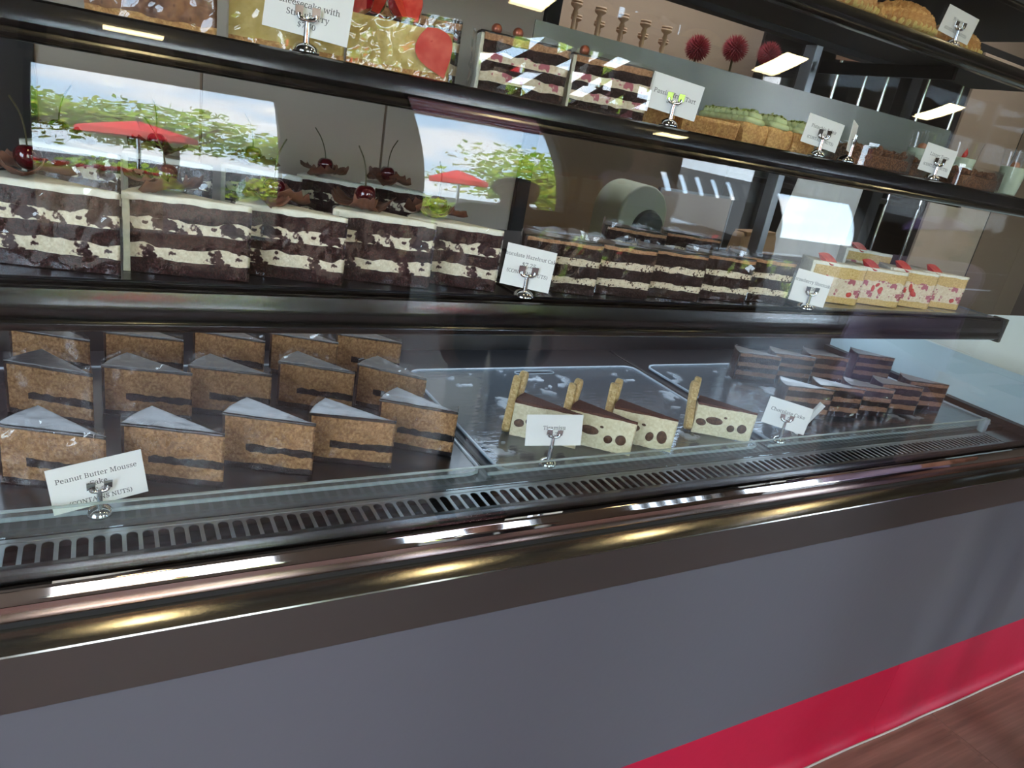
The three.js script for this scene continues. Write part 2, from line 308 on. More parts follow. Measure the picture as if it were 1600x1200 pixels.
tree(-1.4, 12, 4.6, 1.7, 1.3, 11, 'bushy light green tree, leftmost in the reflected street view');
tree(1.0, 13, 4.9, 1.9, 1.4, 12, 'broad light green tree behind the red parasol in the reflected street view');
tree(3.6, 13.5, 4.4, 1.5, 1.2, 13, 'light green tree reflected at the right edge of the first window');
tree(7.3, 11, 4.6, 1.9, 1.7, 14, 'light green tree reflected in the tall window');
tree(6.3, 8.2, 3.2, 1.0, 1.3, 15, 'small yellow green tree reflected low in the tall window');
function parasol(x, z, h, R, label) {
  const t = thing('patio_parasol', label, 'parasol', 'red patio parasols', x, -0.05, z), red = std({ color: 0xd8242c, roughness: 0.75, side: THREE.DoubleSide });
  part('pole', at(new THREE.CylinderGeometry(0.025, 0.025, h, 12), 0, h / 2, 0), M.chrome, t);
  part('base', lathe([[0, 0], [0.28, 0], [0.28, 0.05], [0.05, 0.09], [0.03, 0.3], [0, 0.3]], 24), M.blackMatte, t);
  for (let k = 0; k < 8; k++) {
    const a = k * Math.PI / 4, b = a + Math.PI / 4, g = new THREE.BufferGeometry(), v = [];
    const P = (r, an, y) => [Math.cos(an) * r, y, Math.sin(an) * r];
    const quad = (p, q, r_, s) => v.push(...p, ...q, ...r_, ...p, ...r_, ...s);
    v.push(...P(0.02, a, h), ...P(R, b, h - 0.42), ...P(R, a, h - 0.42));
    quad(P(R, a, h - 0.42), P(R, b, h - 0.42), P(R, b, h - 0.62), P(R, a, h - 0.62));
    g.setAttribute('position', new THREE.BufferAttribute(new Float32Array(v), 3)); g.computeVertexNormals(); part('canopy_panel', g, red, t);
  }
}
parasol(0.38, 8.2, 2.85, 0.6, 'red patio parasol reflected in the first shop window');
parasol(4.15, 8.0, 2.62, 0.42, 'red patio parasol reflected in the tall shop window');
for (const [x, z, R, w] of [[-2.2, 9.6, 0.8, 'leftmost of the five'], [0.1, 10.0, 0.85, 'behind the flower planter'], [2.3, 9.4, 0.85, 'just right of the first parasol'], [4.5, 10.0, 0.8, 'behind the second parasol'], [5.9, 6.8, 0.7, 'below the small yellow green tree']]) {
  const t = thing('street_shrub', 'low green shrub on the pavement, ' + w, 'shrub', 'shrubs outside the shop windows', x, -0.05, z), r = rng(Math.round(x * 10) + 700), lf = [];
  for (let i = 0; i < 900; i++) { const a = r() * 6.28, u = r(), q = Math.sqrt(1 - u * u), g = leafGeo.clone(), sc = 0.12 + 0.08 * r(), k = R * (0.75 + 0.3 * r()); g.scale(sc, sc, sc); lf.push(at(g, Math.cos(a) * q * k, 0.15 + u * k * 1.3, Math.sin(a) * q * k, r() * 6, r() * 6, r() * 6)); }
  part('leaves', lf, leafMat, t).userData.kind = 'stuff'; part('stems', [tube([[0, 0, 0], [0.05, 0.4, 0], [0.1, 0.7, 0.05]], 0.03, 8, 6), tube([[0, 0, 0], [-0.15, 0.35, 0.05], [-0.25, 0.6, 0]], 0.025, 8, 6)], barkMat, t);
}
{
  const t = thing('flower_planter', 'tan planter box of red flowers outside the first shop window', 'planter', null, -0.2, -0.05, 6.6);
  part('box', box(-0.7, 0.7, 0, 0.95, -0.2, 0.2, 0.02), std({ color: 0xc9ab86, roughness: 0.8 }), t);
  const r = rng(8), fl = [], lf = [];
  for (let i = 0; i < 90; i++) { const g = new THREE.IcosahedronGeometry(0.03 + 0.02 * r(), 0); fl.push(at(g, (r() - 0.5) * 1.3, 1.03 + r() * 0.12, (r() - 0.5) * 0.34)); }
  for (let i = 0; i < 160; i++) { const g = leafGeo.clone(); g.scale(0.12, 0.12, 0.12); lf.push(at(g, (r() - 0.5) * 1.25, 0.93 + r() * 0.1, (r() - 0.5) * 0.34, r() * 6, r() * 6, r() * 6)); }
  part('blossoms', fl, std({ color: 0xe0361c, roughness: 0.7 }), t).userData.kind = 'stuff'; part('leaves', lf, leafMat, t).userData.kind = 'stuff';
}
// ------------------------------------------------------------------ the display case
const DECK = 1.003, S1 = 1.352, S2 = 1.652, S3 = 1.955, CX0 = -1.95, CX1 = 2.42, BZ = -0.85;
const kase = thing('display_case', 'black and steel refrigerated bakery display case with curved front glass', 'display case');
const baseB = struct('baseboard_front', [sweepX([[-0.02, 0.269], [0, 0.269], [0.002, 0.262], [0.002, 0.05], [0.006, 0.026], [0.016, 0.009], [0.026, 0.002], [0.026, 0], [-0.02, 0]], CX0, 2.10), sweepX([[-0.02, 0.269], [0, 0.269], [0.002, 0.262], [0.002, 0.05], [0.006, 0.026], [0.016, 0.009], [0.026, 0.002], [0.026, 0], [-0.02, 0]], 2.1015, 6.2)], M.red, 'bright red vinyl baseboard');
{
  const pts = []; for (let i = 0; i <= 67; i++) { const x = CX0 + i * 0.12; pts.push([x, 0.0015, 0.0275 + 0.0015 * n3(x * 9, 1, 2, 4)]); }
  part('caulk_line', tube(pts, 0.0035, 240, 6), M.caulk, baseB);
}
part('front_panel', box(CX0, 6.2, 0.269, 0.818, -0.02, 0.0), M.panel, kase, 'grey laminate front panel');
part('steel_band', box(CX0, 6.2, 0.8185, 0.9142, -0.02, 0.002, 0.001), M.band, kase);
// sloping brushed ledge with a rounded lower bead, then groove, upright copper strip and curved mirror strip
part('steel_ledge', sweepX([[-0.0203, 0.9146], [0.009, 0.9146], [0.0145, 0.9162], [0.0168, 0.9190], [0.0158, 0.9215], [0.0125, 0.9232], [-0.0190, 0.9333], [-0.0203, 0.9333]], CX0, 6.2), M.brushed, kase);
part('ledge_groove', box(CX0, CX1 + 0.05, 0.930, 0.9408, -0.05, -0.0205), M.blackMatte, kase);
part('copper_strip', sweepX([[-0.0218, 0.9408], [-0.0215, 0.9420], [-0.0222, 0.9635], [-0.0240, 0.9642], [-0.0300, 0.9642], [-0.0300, 0.9408]], CX0, CX1 + 0.03), M.copper, kase);
part('mirror_strip', sweepX([[-0.0225, 0.9643], [-0.0232, 0.9680], [-0.0245, 0.9720], [-0.0263, 0.9760], [-0.0288, 0.9798], [-0.0320, 0.9830], [-0.0385, 0.9832], [-0.0385, 0.9643]], CX0, CX1 + 0.03, 0.5), M.polished, kase);
part('inner_channel', sweepX([[-0.0465, 0.95], [-0.0465, 0.986], [-0.053, 0.9965], [-0.0565, 0.9965], [-0.0565, 0.97], [-0.132, 0.97], [-0.132, 0.95]], CX0, CX1), M.blackMetal, kase);
// vent grille: 2 cm pitch, each bar a piece of its own
{
  const gr = new THREE.Group(); gr.name = 'vent_grille'; kase.add(gr);
  const p = 0.0197, hw = p / 2, sl = 0.0071, len = 0.046, s = new THREE.Shape();
  s.moveTo(-hw + sl, 0); s.lineTo(hw - sl, 0); s.lineTo(hw - sl, len - sl);
  for (let i = 1; i <= 6; i++) { const a = i / 6 * Math.PI / 2; s.lineTo(hw - sl * Math.cos(a), len - sl + sl * Math.sin(a)); }
  s.lineTo(hw, len + 0.004); s.lineTo(-hw, len + 0.004); s.lineTo(-hw, len);
  for (let i = 5; i >= 0; i--) { const a = i / 6 * Math.PI / 2; s.lineTo(-hw + sl * Math.cos(a), len - sl + sl * Math.sin(a)); }
  const g = new THREE.ExtrudeGeometry(s, { depth: 0.0015, bevelEnabled: false }); g.rotateX(-Math.PI / 2); // shape y -> -z
  for (let k = 0; k < 165; k++) { const m = part('slat', g, M.slat, gr); m.position.set(-0.988 + k * p, 0.9952, -0.062); }
  part('front_rail', box(-1.0, 2.262, 0.9940, 0.9968, -0.0625, -0.054, 0.0006), M.blackMetal, gr);
  part('back_rail', box(-1.0, 2.262, 0.9930, 0.9975, -0.121, -0.1118, 0.0006), M.slat, gr);
  part('end_plate', box(2.252, CX1, 0.9945, 0.9975, -0.125, -0.054, 0.0006), M.blackMetal, gr);
}
// low glass fence on the front edge of the deck
{
  const fe = new THREE.Group(); fe.name = 'glass_fence'; kase.add(fe);
  part('pane', box(-1.0, 2.24, 0.9985, 1.0365, -0.127, -0.1215), M.fence, fe);
  part('edge', box(-1.0, 2.24, 1.0366, 1.0392, -0.1272, -0.1213, 0.001), M.fenceEdge, fe, 'greenish polished glass edge');
  part('end_clip', box(2.2405, 2.262, 0.9985, 1.041, -0.135, -0.116, 0.003), M.trayRim, fe);
}
part('deck', box(CX0, CX1, 0.985, DECK, BZ, -0.132), M.darkDeck, kase);
for (const x of [0.617, 1.357]) part('deck_seam', box(x - 0.004, x + 0.004, DECK, DECK + 0.0012, BZ + 0.05, -0.14), M.blackMatte, kase);
part('rear_vent', sweepX([[BZ, DECK], [BZ + 0.04, DECK], [BZ + 0.035, DECK + 0.05], [BZ + 0.01, DECK + 0.09], [BZ, DECK + 0.09]], CX0, CX1), M.darkDeck, kase);
part('vent_lip', tube([[CX0, DECK + 0.052, BZ + 0.037], [CX1, DECK + 0.052, BZ + 0.037]], 0.004, 2, 8), M.slat, kase);
// shelves: black board, rounded black nosing
function shelf(name, top, zf, zb, face, x1) {
  const s = new THREE.Group(); s.name = 'shelf'; kase.add(s);
  part('board', box(CX0, x1, top - 0.018, top, zb, zf - 0.006), M.blackMatte, s);
  part('nosing', sweepX([[zf - 0.02, top], [zf - 0.006, top], [zf - 0.001, top - 0.003], [zf + 0.003, top - face * 0.35], [zf + 0.004, top - face * 0.55], [zf + 0.001, top - face * 0.66], [zf - 0.001, top - face * 0.70], [zf + 0.003, top - face * 0.73], [zf + 0.0055, top - face * 0.79], [zf + 0.006, top - face * 0.84], [zf + 0.0045, top - face * 0.90], [zf + 0.001, top - face * 0.96], [zf - 0.005, top - face], [zf - 0.02, top - face]], CX0, x1 - 0.012), M.blackMetal, s);
  part('end_cap', box(x1 - 0.0118, x1, top - face - 0.004, top + 0.004, zf - 0.03, zf + 0.007, 0.003), M.blackMatte, s);
  for (const x of [0.62, 1.93]) part('bracket', box(x - 0.006, x + 0.006, top - 0.05, top - 0.0181, BZ + 0.03, zf - 0.1), M.blackMatte, s);
  return s;
}
shelf('lower', S1, -0.09, -0.75, 0.056, 2.05);
shelf('middle', S2, -0.15, -0.50, 0.045, 2.20);
shelf('upper', S3, -0.29, -0.56, 0.04, 2.30);
for (const x of [0.74, 1.48, 2.17]) part('riser_clip', box(x - 0.004, x + 0.004, S2, S2 + 0.02, -0.502, -0.486), M.chrome, kase);
part('rear_guard', box(0.74, 2.17, S2 + 0.001, 1.803, -0.4975, -0.4945), M.riser, kase, 'frosted acrylic guard at the back of the middle shelf');
// cool lamp under the lower shelf
{
  const lamp = new THREE.Group(); lamp.name = 'shelf_light'; kase.add(lamp);
  part('housing', box(-0.6, 2.38, S1 - 0.030, S1 - 0.018, -0.745, -0.595, 0.002), M.blackMatte, lamp);
  part('diffuser', box(-0.59, 2.37, S1 - 0.036, S1 - 0.0301, -0.74, -0.60), std({ color: 0xffffff, emissive: new THREE.Color(0.62, 0.80, 1.0), emissiveIntensity: 1.6 }), lamp);
  const l = new THREE.RectAreaLight(new THREE.Color(0.68, 0.84, 1.0), 3.2, 2.94, 0.13); l.position.set(0.89, S1 - 0.038, -0.67); l.rotation.x = -Math.PI / 2; lamp.add(l);
}
part('side_counter', box(CX1 + 0.052, 6.2, 0.0, 0.9355, BZ, -0.0205), M.panel, kase);
// curved front glass, upright below and bending back above
const GC = 1.475, GR = 0.65, GZ = -0.04;
{
  const out = [], inn = [], T = 0.006; out.push([GZ, 0.975]); inn.push([GZ - T, 0.975]);
  const A = 0.62; for (let i = 0; i <= 40; i++) { const a = i / 40 * A; out.push([GZ - GR + GR * Math.cos(a), GC + GR * Math.sin(a)]); inn.push([GZ - GR + (GR - T) * Math.cos(a), GC + (GR - T) * Math.sin(a)]); }
  for (const p of [out, inn]) { const [z, y] = p[p.length - 1]; p.push([z - 0.30 * Math.sin(A), y + 0.30 * Math.cos(A)]); }
  const prof = [...out, ...inn.reverse()];
  part('front_glass', sweepX(prof, CX0, CX1 + 0.03, 0.5), M.glass, kase, 'curved front glass');
}
// end wall: white lower panel, glass above, black corner posts
part('end_panel', box(CX1, CX1 + 0.05, DECK, 1.162, BZ, -0.05, 0.002), M.whitePanel, kase);
part('end_plinth', box(CX1 - 0.03, CX1 + 0.05, 0.95, 1.022, BZ, -0.05), M.darkDeck, kase);
part('end_glass', box(CX1 + 0.02, CX1 + 0.026, 1.163, 2.02, BZ, -0.32), M.glass, kase);
part('corner_post', box(CX1 + 0.03, CX1 + 0.07, 0.95, 1.0, -0.06, 0.0, 0.003), M.blackMatte, kase);
// rear doors: beige sliding panels, posts, one glazed door
part('rear_panel', box(-0.097, 0.184, 1.09, 1.98, BZ - 0.02, BZ), M.beige, kase);
part('rear_panel', box(0.190, 0.580, 1.09, 1.98, BZ - 0.02, BZ), M.beige, kase);
part('rear_panel', box(0.586, 0.955, 1.09, 1.98, BZ - 0.02, BZ), M.beige, kase);
part('rear_panel', box(CX0, -0.100, 1.09, 1.98, BZ - 0.02, BZ + 0.01), M.blackMatte, kase, 'black rear panel');
part('rear_panel', box(1.0, 1.90, 1.09, 1.22, BZ - 0.02, BZ), M.darkDeck, kase);
for (const [a, b] of [[0.955, 0.995], [1.905, 1.935], [2.40, 2.46]]) part('rear_post', box(a, b, 1.09, 2.02, BZ - 0.03, BZ + 0.015, 0.003), a > 1.5 && a < 2 ? M.slat : M.blackMatte, kase);
part('rear_door', box(0.996, 1.904, 1.22, 2.0, BZ - 0.012, BZ - 0.007), M.glass, kase);
part('rear_door', box(1.936, 2.40, 1.22, 2.0, BZ - 0.012, BZ - 0.007), M.glass, kase);
part('rear_header', box(CX0, CX1, 1.98, 2.12, BZ - 0.03, BZ + 0.02), M.blackMatte, kase);
part('canopy', box(CX0, CX1 + 0.05, 2.10, 2.16, BZ - 0.03, -0.335), M.blackMatte, kase);
part('rear_cabinet', box(CX0, CX1 + 0.05, 0.0, 0.985, BZ - 0.03, BZ - 0.001), M.blackMatte, kase);
// white neighbouring counter beyond the end panel
{
  const t = thing('white_counter', 'white counter ledge beyond the right end of the display case', 'counter', null, 2.5, 0, -0.6);
  part('top', box(-0.02, 1.9, 1.13, 1.16, -0.24, 0.52, 0.004), M.whitePanel, t);
  part('body', box(0.0, 1.88, 0.9365, 1.1295, -0.22, 0.50, 0.004), M.whitePanel, t);
}
// ------------------------------------------------------------------ cake slices
// plan of a slice: tip at the origin, cut face along -x, rounded rim at radius L; local -z is the back
function wedgePlan(L, th, { trim = 0, grow = 0, seg = 26 } = {}) {
  const P = [], r0 = trim;                                           // trim: distance cut away from the tip
  const push = (x, z, nx, nz) => P.push([x + nx * grow, z + nz * grow, nx, nz]);
  for (let i = 0; i <= seg; i++) { const t = mix(L, r0, i / seg); push(-t, 0, 0, 1); }                                   // A -> B, faces +z
  const c = Math.cos(th), s = Math.sin(th);
  for (let i = 1; i <= seg; i++) { const t = mix(r0, L, i / seg); push(-t * c, -t * s, s, -c); }                          // B -> C
  const n = 12; for (let i = 1; i < n; i++) { const a = th * (1 - i / n); push(-L * Math.cos(a), -L * Math.sin(a), -Math.cos(a), -Math.sin(a)); }
  return P;
}
// a layer between two height functions; sides roughened, caps made of rings
function layer(plan, yb, yt, { rows = 4, rough = 0.0006, f = 160, seed = 1, round = 0, cap = true, bottom = false } = {}) {
  const n = plan.length, pos = [], uv = [], idx = [];
  let s = 0; const S = [0]; for (let i = 1; i <= n; i++) { const a = plan[i - 1], b = plan[i % n]; s += Math.hypot(a[0] - b[0], a[1] - b[1]); S.push(s); }
  let cx = 0, cz = 0; for (const p of plan) { cx += p[0] / n; cz += p[1] / n; }
  const side = (p, t) => {
    const y0 = yb(p[0], p[1]), y1 = yt(p[0], p[1]), y = mix(y0, y1, t);
    let o = rough * n3(p[0] * f, y * f, p[1] * f, seed) + rough * 0.7 * n3(p[0] * f * 2.3, y * f * 2.3, p[1] * f * 2.3, seed + 7);
    if (round) { const d = (1 - t) * (y1 - y0); if (d < round) o -= round - Math.sqrt(Math.max(0, round * round - (round - d) ** 2)); }
    return [p[0] + p[2] * o, y, p[1] + p[3] * o];
  };
  const T = []; for (let j = 0; j <= rows; j++) T.push(round ? 1 - (1 - j / rows) ** 2 : j / rows);
  for (let j = 0; j <= rows; j++) for (let i = 0; i <= n; i++) { const q = side(plan[i % n], T[j]); pos.push(...q); uv.push(S[i], q[1]); }
  for (let j = 0; j < rows; j++) for (let i = 0; i < n; i++) { const a = j * (n + 1) + i, b = a + 1, c = a + n + 1, d = c + 1; idx.push(a, b, d, a, d, c); }
  const capAt = (t, up) => {
    const R = 5, base = pos.length / 3;
    for (let k = 0; k <= R; k++) for (let i = 0; i < n; i++) {
      const e = side(plan[i], t), w = 1 - k / R, x = mix(cx, e[0], w), z = mix(cz, e[2], w);
      const fy = up ? yt : yb, y = mix(fy(x, z), e[1], Math.pow(w, 6)); pos.push(x, y, z); uv.push(x, z);
    }
    for (let k = 0; k < R; k++) for (let i = 0; i < n; i++) { const a = base + k * n + i, b = base + k * n + (i + 1) % n, c = a + n, d = b + n; up ? idx.push(a, b, d, a, d, c) : idx.push(a, d, b, a, c, d); }
  };
  if (cap) capAt(1, true); if (bottom) capAt(0, false);
  const g = new THREE.BufferGeometry(); g.setAttribute('position', new THREE.BufferAttribute(new Float32Array(pos), 3)); g.setAttribute('uv', new THREE.BufferAttribute(new Float32Array(uv), 2)); g.setIndex(idx); g.computeVertexNormals(); return g;
}
const wav = (y, amp, f, seed) => (x, z) => y + amp * (n3(x * f, z * f, seed * 3.3, seed) + 0.5 * n3(x * f * 2.7, z * f * 2.7, seed * 1.7, seed + 3));
// clear film wrapped round a slice, crinkled
function film(L, th, h, { above = 0.006, crinkle = 0.0014, seed = 1, off = 0.0025, f = 55, bottom = 0.001 } = {}) {
  const plan = wedgePlan(L, th, { grow: off, seg: 30 });
  return layer(plan, () => bottom, (x, z) => h + above * (0.6 + 0.6 * n3(x * 30, z * 30, 1, seed)), { rows: 16, rough: crinkle, f, seed: seed + 31, cap: false });
}
// stiff film folded into flat facets
function facetFilm(L, th, h, { above = 0.004, fold = 0.004, seed = 1, off = 0.006, seg = 8, rows = 6 } = {}) {
  const plan = wedgePlan(L, th, { grow: off, seg });
  const g = layer(plan, () => 0.001, (x, z) => h + above * (0.6 + 0.9 * n3(x * 40, z * 40, 1, seed)), { rows, rough: fold, f: 48, seed: seed + 31, cap: false }).toNonIndexed();
  g.computeVertexNormals(); return g;
}
function slice(layers, L, th, seed, { sideMat, sideT = 0.006, sideTop } = {}) {
  // layers: [name, material, thickness, waviness, opts]
  const g = new THREE.Group(); let y = 0, fb = () => 0;
  layers.forEach(([name, m, t, w = 0.0015, o = {}], i) => {
    y += t; const last = i === layers.length - 1, ft = last ? wav(y, 0.0006, 30, seed + i) : wav(y, w, 55, seed + i * 7);
    const plan = wedgePlan(L - (sideMat && !o.over ? sideT : 0) + (o.over ?? 0), th, { grow: o.grow ?? 0 });
    part(name, layer(plan, fb, ft, { rows: o.rows ?? 6, rough: o.rough ?? 0.0008, seed: seed + i * 5, round: o.round ?? 0, bottom: i === 0 || (o.grow ?? 0) > 0 || !!o.over }), m, g);
    fb = ft;
  });
  if (sideMat) {                                                     // coating round the rim
    const P = [], c = Math.cos, s = Math.sin, n = 14, top = sideTop ?? y;
    const ring = (r, a) => [-r * c(a), -r * s(a)];
    for (let i = 0; i <= n; i++) { const a = -0.004 + (th + 0.008) * i / n; P.push([...ring(L - sideT + 0.0004, a), c(a), s(a)]); }
    for (let i = n; i >= 0; i--) { const a = -0.004 + (th + 0.008) * i / n; P.push([...ring(L, a), -c(a), -s(a)]); }
    P.reverse();
    part('rim_coating', layer(P, () => 0, () => top, { rows: 8, rough: 0.0007, f: 90, seed: seed + 70, bottom: true }), sideMat, g);
  }
  g.userData.h = y; return g;
}
const TH = 0.52;
function cherryGeo() { const p = []; for (let i = 0; i <= 18; i++) { const a = -Math.PI / 2 + Math.PI * i / 18; p.push([0.0125 * Math.cos(a) * (1 + 0.04 * Math.sin(a)), 0.012 * Math.sin(a) - (i > 14 ? 0.0028 * ((i - 14) / 4) ** 2 : 0) + 0.012]); } return lathe(p, 28); }
const CHERRY = cherryGeo();
function addCherry(g, x, y, z, lean, seed) {
  const r = rng(seed), c = part('cherry', CHERRY, M.cherry, g); c.position.set(x, y, z); c.scale.setScalar(1.22); c.rotation.set(0.15 * (r() - 0.5), r() * 6, 0.3 * (r() - 0.5));
  const st = part('stem', tube([[0, 0.020, 0], [lean * 0.004, 0.035, 0.002], [lean * 0.012, 0.052, 0.003], [lean * 0.022, 0.066, 0.001]], 0.0009, 16, 6), M.stem, c); st.rotation.y = r() * 6;
}
// curled chocolate shaving: a bent thin sheet with a ragged rim
function curl(w, l, bend, seed, t = 0.0012) {
  const nx = 14, ny = 10, pos = [], idx = [], uv = [];
  const P = (i, j, o) => { const u = i / nx - 0.5, v = j / ny, a = bend * (v - 0.5), R = l / Math.max(bend, 0.1), rag = 1 + 0.16 * n3(i * 0.7, seed, j * 0.3, seed) * (j === ny || j === 0 ? 1 : 0.2); const rr = R + o; return [u * w * (0.85 + 0.3 * n3(j * 0.5, seed, 1, seed + 2)), R - rr * Math.cos(a * rag) + 0.002 * n3(i * 0.6, j * 0.6, seed, seed), rr * Math.sin(a * rag)]; };
  for (const o of [0, -t]) for (let j = 0; j <= ny; j++) for (let i = 0; i <= nx; i++) { pos.push(...P(i, j, o)); uv.push(i * 0.003, j * 0.004); }
  const N = (nx + 1) * (ny + 1), id = (k, i, j) => k * N + j * (nx + 1) + i;
  for (let j = 0; j < ny; j++) for (let i = 0; i < nx; i++) { idx.push(id(0, i, j), id(0, i + 1, j), id(0, i + 1, j + 1), id(0, i, j), id(0, i + 1, j + 1), id(0, i, j + 1)); idx.push(id(1, i, j), id(1, i + 1, j + 1), id(1, i + 1, j), id(1, i, j), id(1, i, j + 1), id(1, i + 1, j + 1)); }
  const e = (a, b) => idx.push(a, b, b + N, a, b + N, a + N);
  for (let i = 0; i < nx; i++) { e(id(0, i + 1, 0), id(0, i, 0)); e(id(0, i, ny), id(0, i + 1, ny)); } for (let j = 0; j < ny; j++) { e(id(0, 0, j), id(0, 0, j + 1)); e(id(0, nx, j + 1), id(0, nx, j)); }
  const g = new THREE.BufferGeometry(); g.setAttribute('position', new THREE.BufferAttribute(new Float32Array(pos), 3)); g.setAttribute('uv', new THREE.BufferAttribute(new Float32Array(uv), 2)); g.setIndex(idx); g.computeVertexNormals(); return g;
}
const CURLS = [curl(0.050, 0.060, 2.3, 3), curl(0.044, 0.062, 2.6, 5), curl(0.052, 0.050, 2.0, 9)];
// strawberry half, cut side one way
const BERRY = (() => { const p = []; for (let i = 0; i <= 14; i++) { const t = i / 14; p.push([0.0135 * Math.sin(Math.PI * Math.pow(t, 0.75)) * (1 - 0.15 * t), 0.034 * (1 - t)]); } const g = new THREE.LatheGeometry(p.map(([r, y]) => new THREE.Vector2(Math.max(r, 1e-4), y)), 16, 0, Math.PI); return metreUV(toCreasedNormals(g, 1)); })();
const BERRYCUT = (() => { const s = new THREE.Shape(); const p = []; for (let i = 0; i <= 14; i++) { const t = i / 14; p.push([0.0135 * Math.sin(Math.PI * Math.pow(t, 0.75)) * (1 - 0.15 * t), 0.034 * (1 - t)]); } p.forEach(([r, y], i) => i ? s.lineTo(r, y) : s.moveTo(r, y)); for (let i = 14; i >= 0; i--) s.lineTo(-p[i][0], p[i][1]); return metreUV(new THREE.ShapeGeometry(s)); })();
function strawberryHalf() { const g = new THREE.Group(); const b = part('strawberry', BERRY, M.strawberryRed, g); b.material = M.strawberryRed; const c = part('cut_side', BERRYCUT, M.strawberryFlesh, b); c.rotation.y = Math.PI / 2; c.position.x = -0.0001; return b; }

// prototypes -----------------------------------------------------------------
const P = {};
function peanut(seed) {
  const L = 0.148, g = slice([['cookie_base', M.blackCookie, 0.009, 0.0016], ['mousse', M.peanutMousse, 0.079, 0.0004, { rows: 12, rough: 0.0006 }], ['chocolate_glaze', M.glaze, 0.0045, 0.0004, { over: 0.001, grow: 0.0006, round: 0.003, rough: 0.0004 }]], L, TH, seed, { sideMat: M.darkSide, sideT: 0.004, sideTop: 0.089 });
  const pl = wedgePlan(L * 0.74, TH, { grow: 0.0016 });
  part('cookie_layer', layer(pl, wav(0.031, 0.0024, 90, seed), wav(0.043, 0.0026, 90, seed + 1), { rows: 5, rough: 0.0013, f: 260, seed, bottom: true }), M.blackCookie, g);
  part('clear_wrap', film(L, TH, 0.094, { above: 0.012, seed, crinkle: 0.002, f: 45 }), M.film, g);
  return g;
}
function cocoaSlice(seed) {
  const L = 0.142, g = slice([['sponge_layer', M.darkSponge, 0.015], ['mousse_layer', M.cocoaMousse, 0.014], ['sponge_layer', M.darkSponge, 0.015], ['mousse_layer', M.cocoaMousse, 0.013], ['sponge_layer', M.darkSponge, 0.018], ['mousse_layer', M.cocoaMousse, 0.009, 0.0008], ['glaze', M.grayGlaze, 0.003, 0.0003, { over: 0.001, grow: 0.0005, round: 0.002, rough: 0.0002 }]], L, TH, seed, { sideMat: M.darkSide, sideT: 0.005, sideTop: 0.084 });
  part('clear_wrap', film(L, TH, 0.086, { above: 0.006, seed }), M.film, g); return g;
}
function forest(seed, v) {
  const L = 0.150, g = slice([['sponge_layer', M.redDarkSponge, 0.019], ['cream_layer', M.forestCream, 0.017, 0.004], ['sponge_layer', M.redDarkSponge, 0.019], ['cream_layer', M.forestCream, 0.016, 0.004], ['sponge_layer', M.redDarkSponge, 0.020, 0.0015], ['top_frosting', M.frosting, 0.008, 0.0006, { over: 0.001, grow: 0.0006, round: 0.0035, rough: 0.0003 }]], L, TH, seed, { sideMat: M.frosting, sideT: 0.008, sideTop: 0.097 });
  const h = 0.0992, r = rng(seed * 7 + 1);
  addCherry(g, -0.106, h + 0.007, -0.032, v ? 1 : -1, seed);
  for (let k = 0; k < 3; k++) { const c = part('chocolate_curl', CURLS[(k + seed) % 3], M.shard, g); c.position.set(-0.108 + (k - 1) * 0.020, h + 0.0025 + (k === 1 ? 0.001 : 0.003), -0.034 + (k === 1 ? 0.018 : -0.010)); c.rotation.set(-0.25 + 0.5 * r(), (v ? 1.1 : 0.2) + k * 1.3 + r(), (r() - 0.5) * 0.6); }
  part('clear_wrap', film(L, TH, 0.098, { above: 0.002, seed, crinkle: 0.001 }), M.film, g);
  return g;
}
function hazelnut(seed) {
  const L = 0.140, g = slice([['sponge_layer', M.darkSponge, 0.016], ['cream_layer', M.specklyCream, 0.012, 0.0022], ['sponge_layer', M.darkSponge, 0.020], ['cream_layer', M.specklyCream, 0.012, 0.0022], ['sponge_layer', M.darkSponge, 0.020], ['praline_layer', M.tanCream, 0.006, 0.0012], ['chocolate_glaze', M.glaze, 0.004, 0.0004, { over: 0.001, grow: 0.0005, round: 0.0025, rough: 0.0003 }]], L, TH, seed, { sideMat: M.darkSide, sideT: 0.005, sideTop: 0.086 });
  part('clear_wrap', facetFilm(L, TH, 0.090, { above: 0.012, seed, fold: 0.0012, off: 0.003, seg: 12 }), M.film, g);
  return g;
}
function shortcake(seed) {
  const L = 0.140, g = slice([['sponge_layer', M.yellowSponge, 0.014], ['berry_cream', M.berryCream, 0.024, 0.002], ['berry_cream', M.berryCream, 0.020, 0.003], ['sponge_layer', M.yellowSponge, 0.022, 0.001], ['top_frosting', M.frosting, 0.007, 0.0006, { over: 0.001, grow: 0.0005, round: 0.003, rough: 0.0003 }]], L, TH, seed, { sideMat: M.frosting, sideT: 0.008, sideTop: 0.087 });
  const r = rng(seed);
  for (let k = 0; k < 4; k++) { const b = new THREE.SphereGeometry(0.0055, 10, 8); b.scale(1 + r(), 0.7 + 0.5 * r(), 0.25); const m = part('strawberry_piece', at(b, -0.015 - r() * 0.1, 0.022 + r() * 0.03, 0.0002, 0, 0, r() * 3), M.strawberryFlesh, g); }
  const s = strawberryHalf(); g.add(s); s.position.set(-0.122, 0.101, -0.018); s.rotation.set(0.5, -0.25, -1.75); s.scale.setScalar(1.5);
  return g;
}
const TRAY = DECK + 0.0055;
const FINGER = (() => { const s = new THREE.Shape(); const L = 0.113, w = 0.0125; s.absarc(0, L - w, w, 0, Math.PI); s.absarc(0, w, w * 0.95, Math.PI, 2 * Math.PI); let g = new THREE.ExtrudeGeometry(s, { depth: 0.006, bevelEnabled: true, bevelThickness: 0.005, bevelSize: 0.004, bevelSegments: 4, curveSegments: 16 }); g.translate(0, 0, -0.003); return metreUV(toCreasedNormals(g, 1.2)); })();
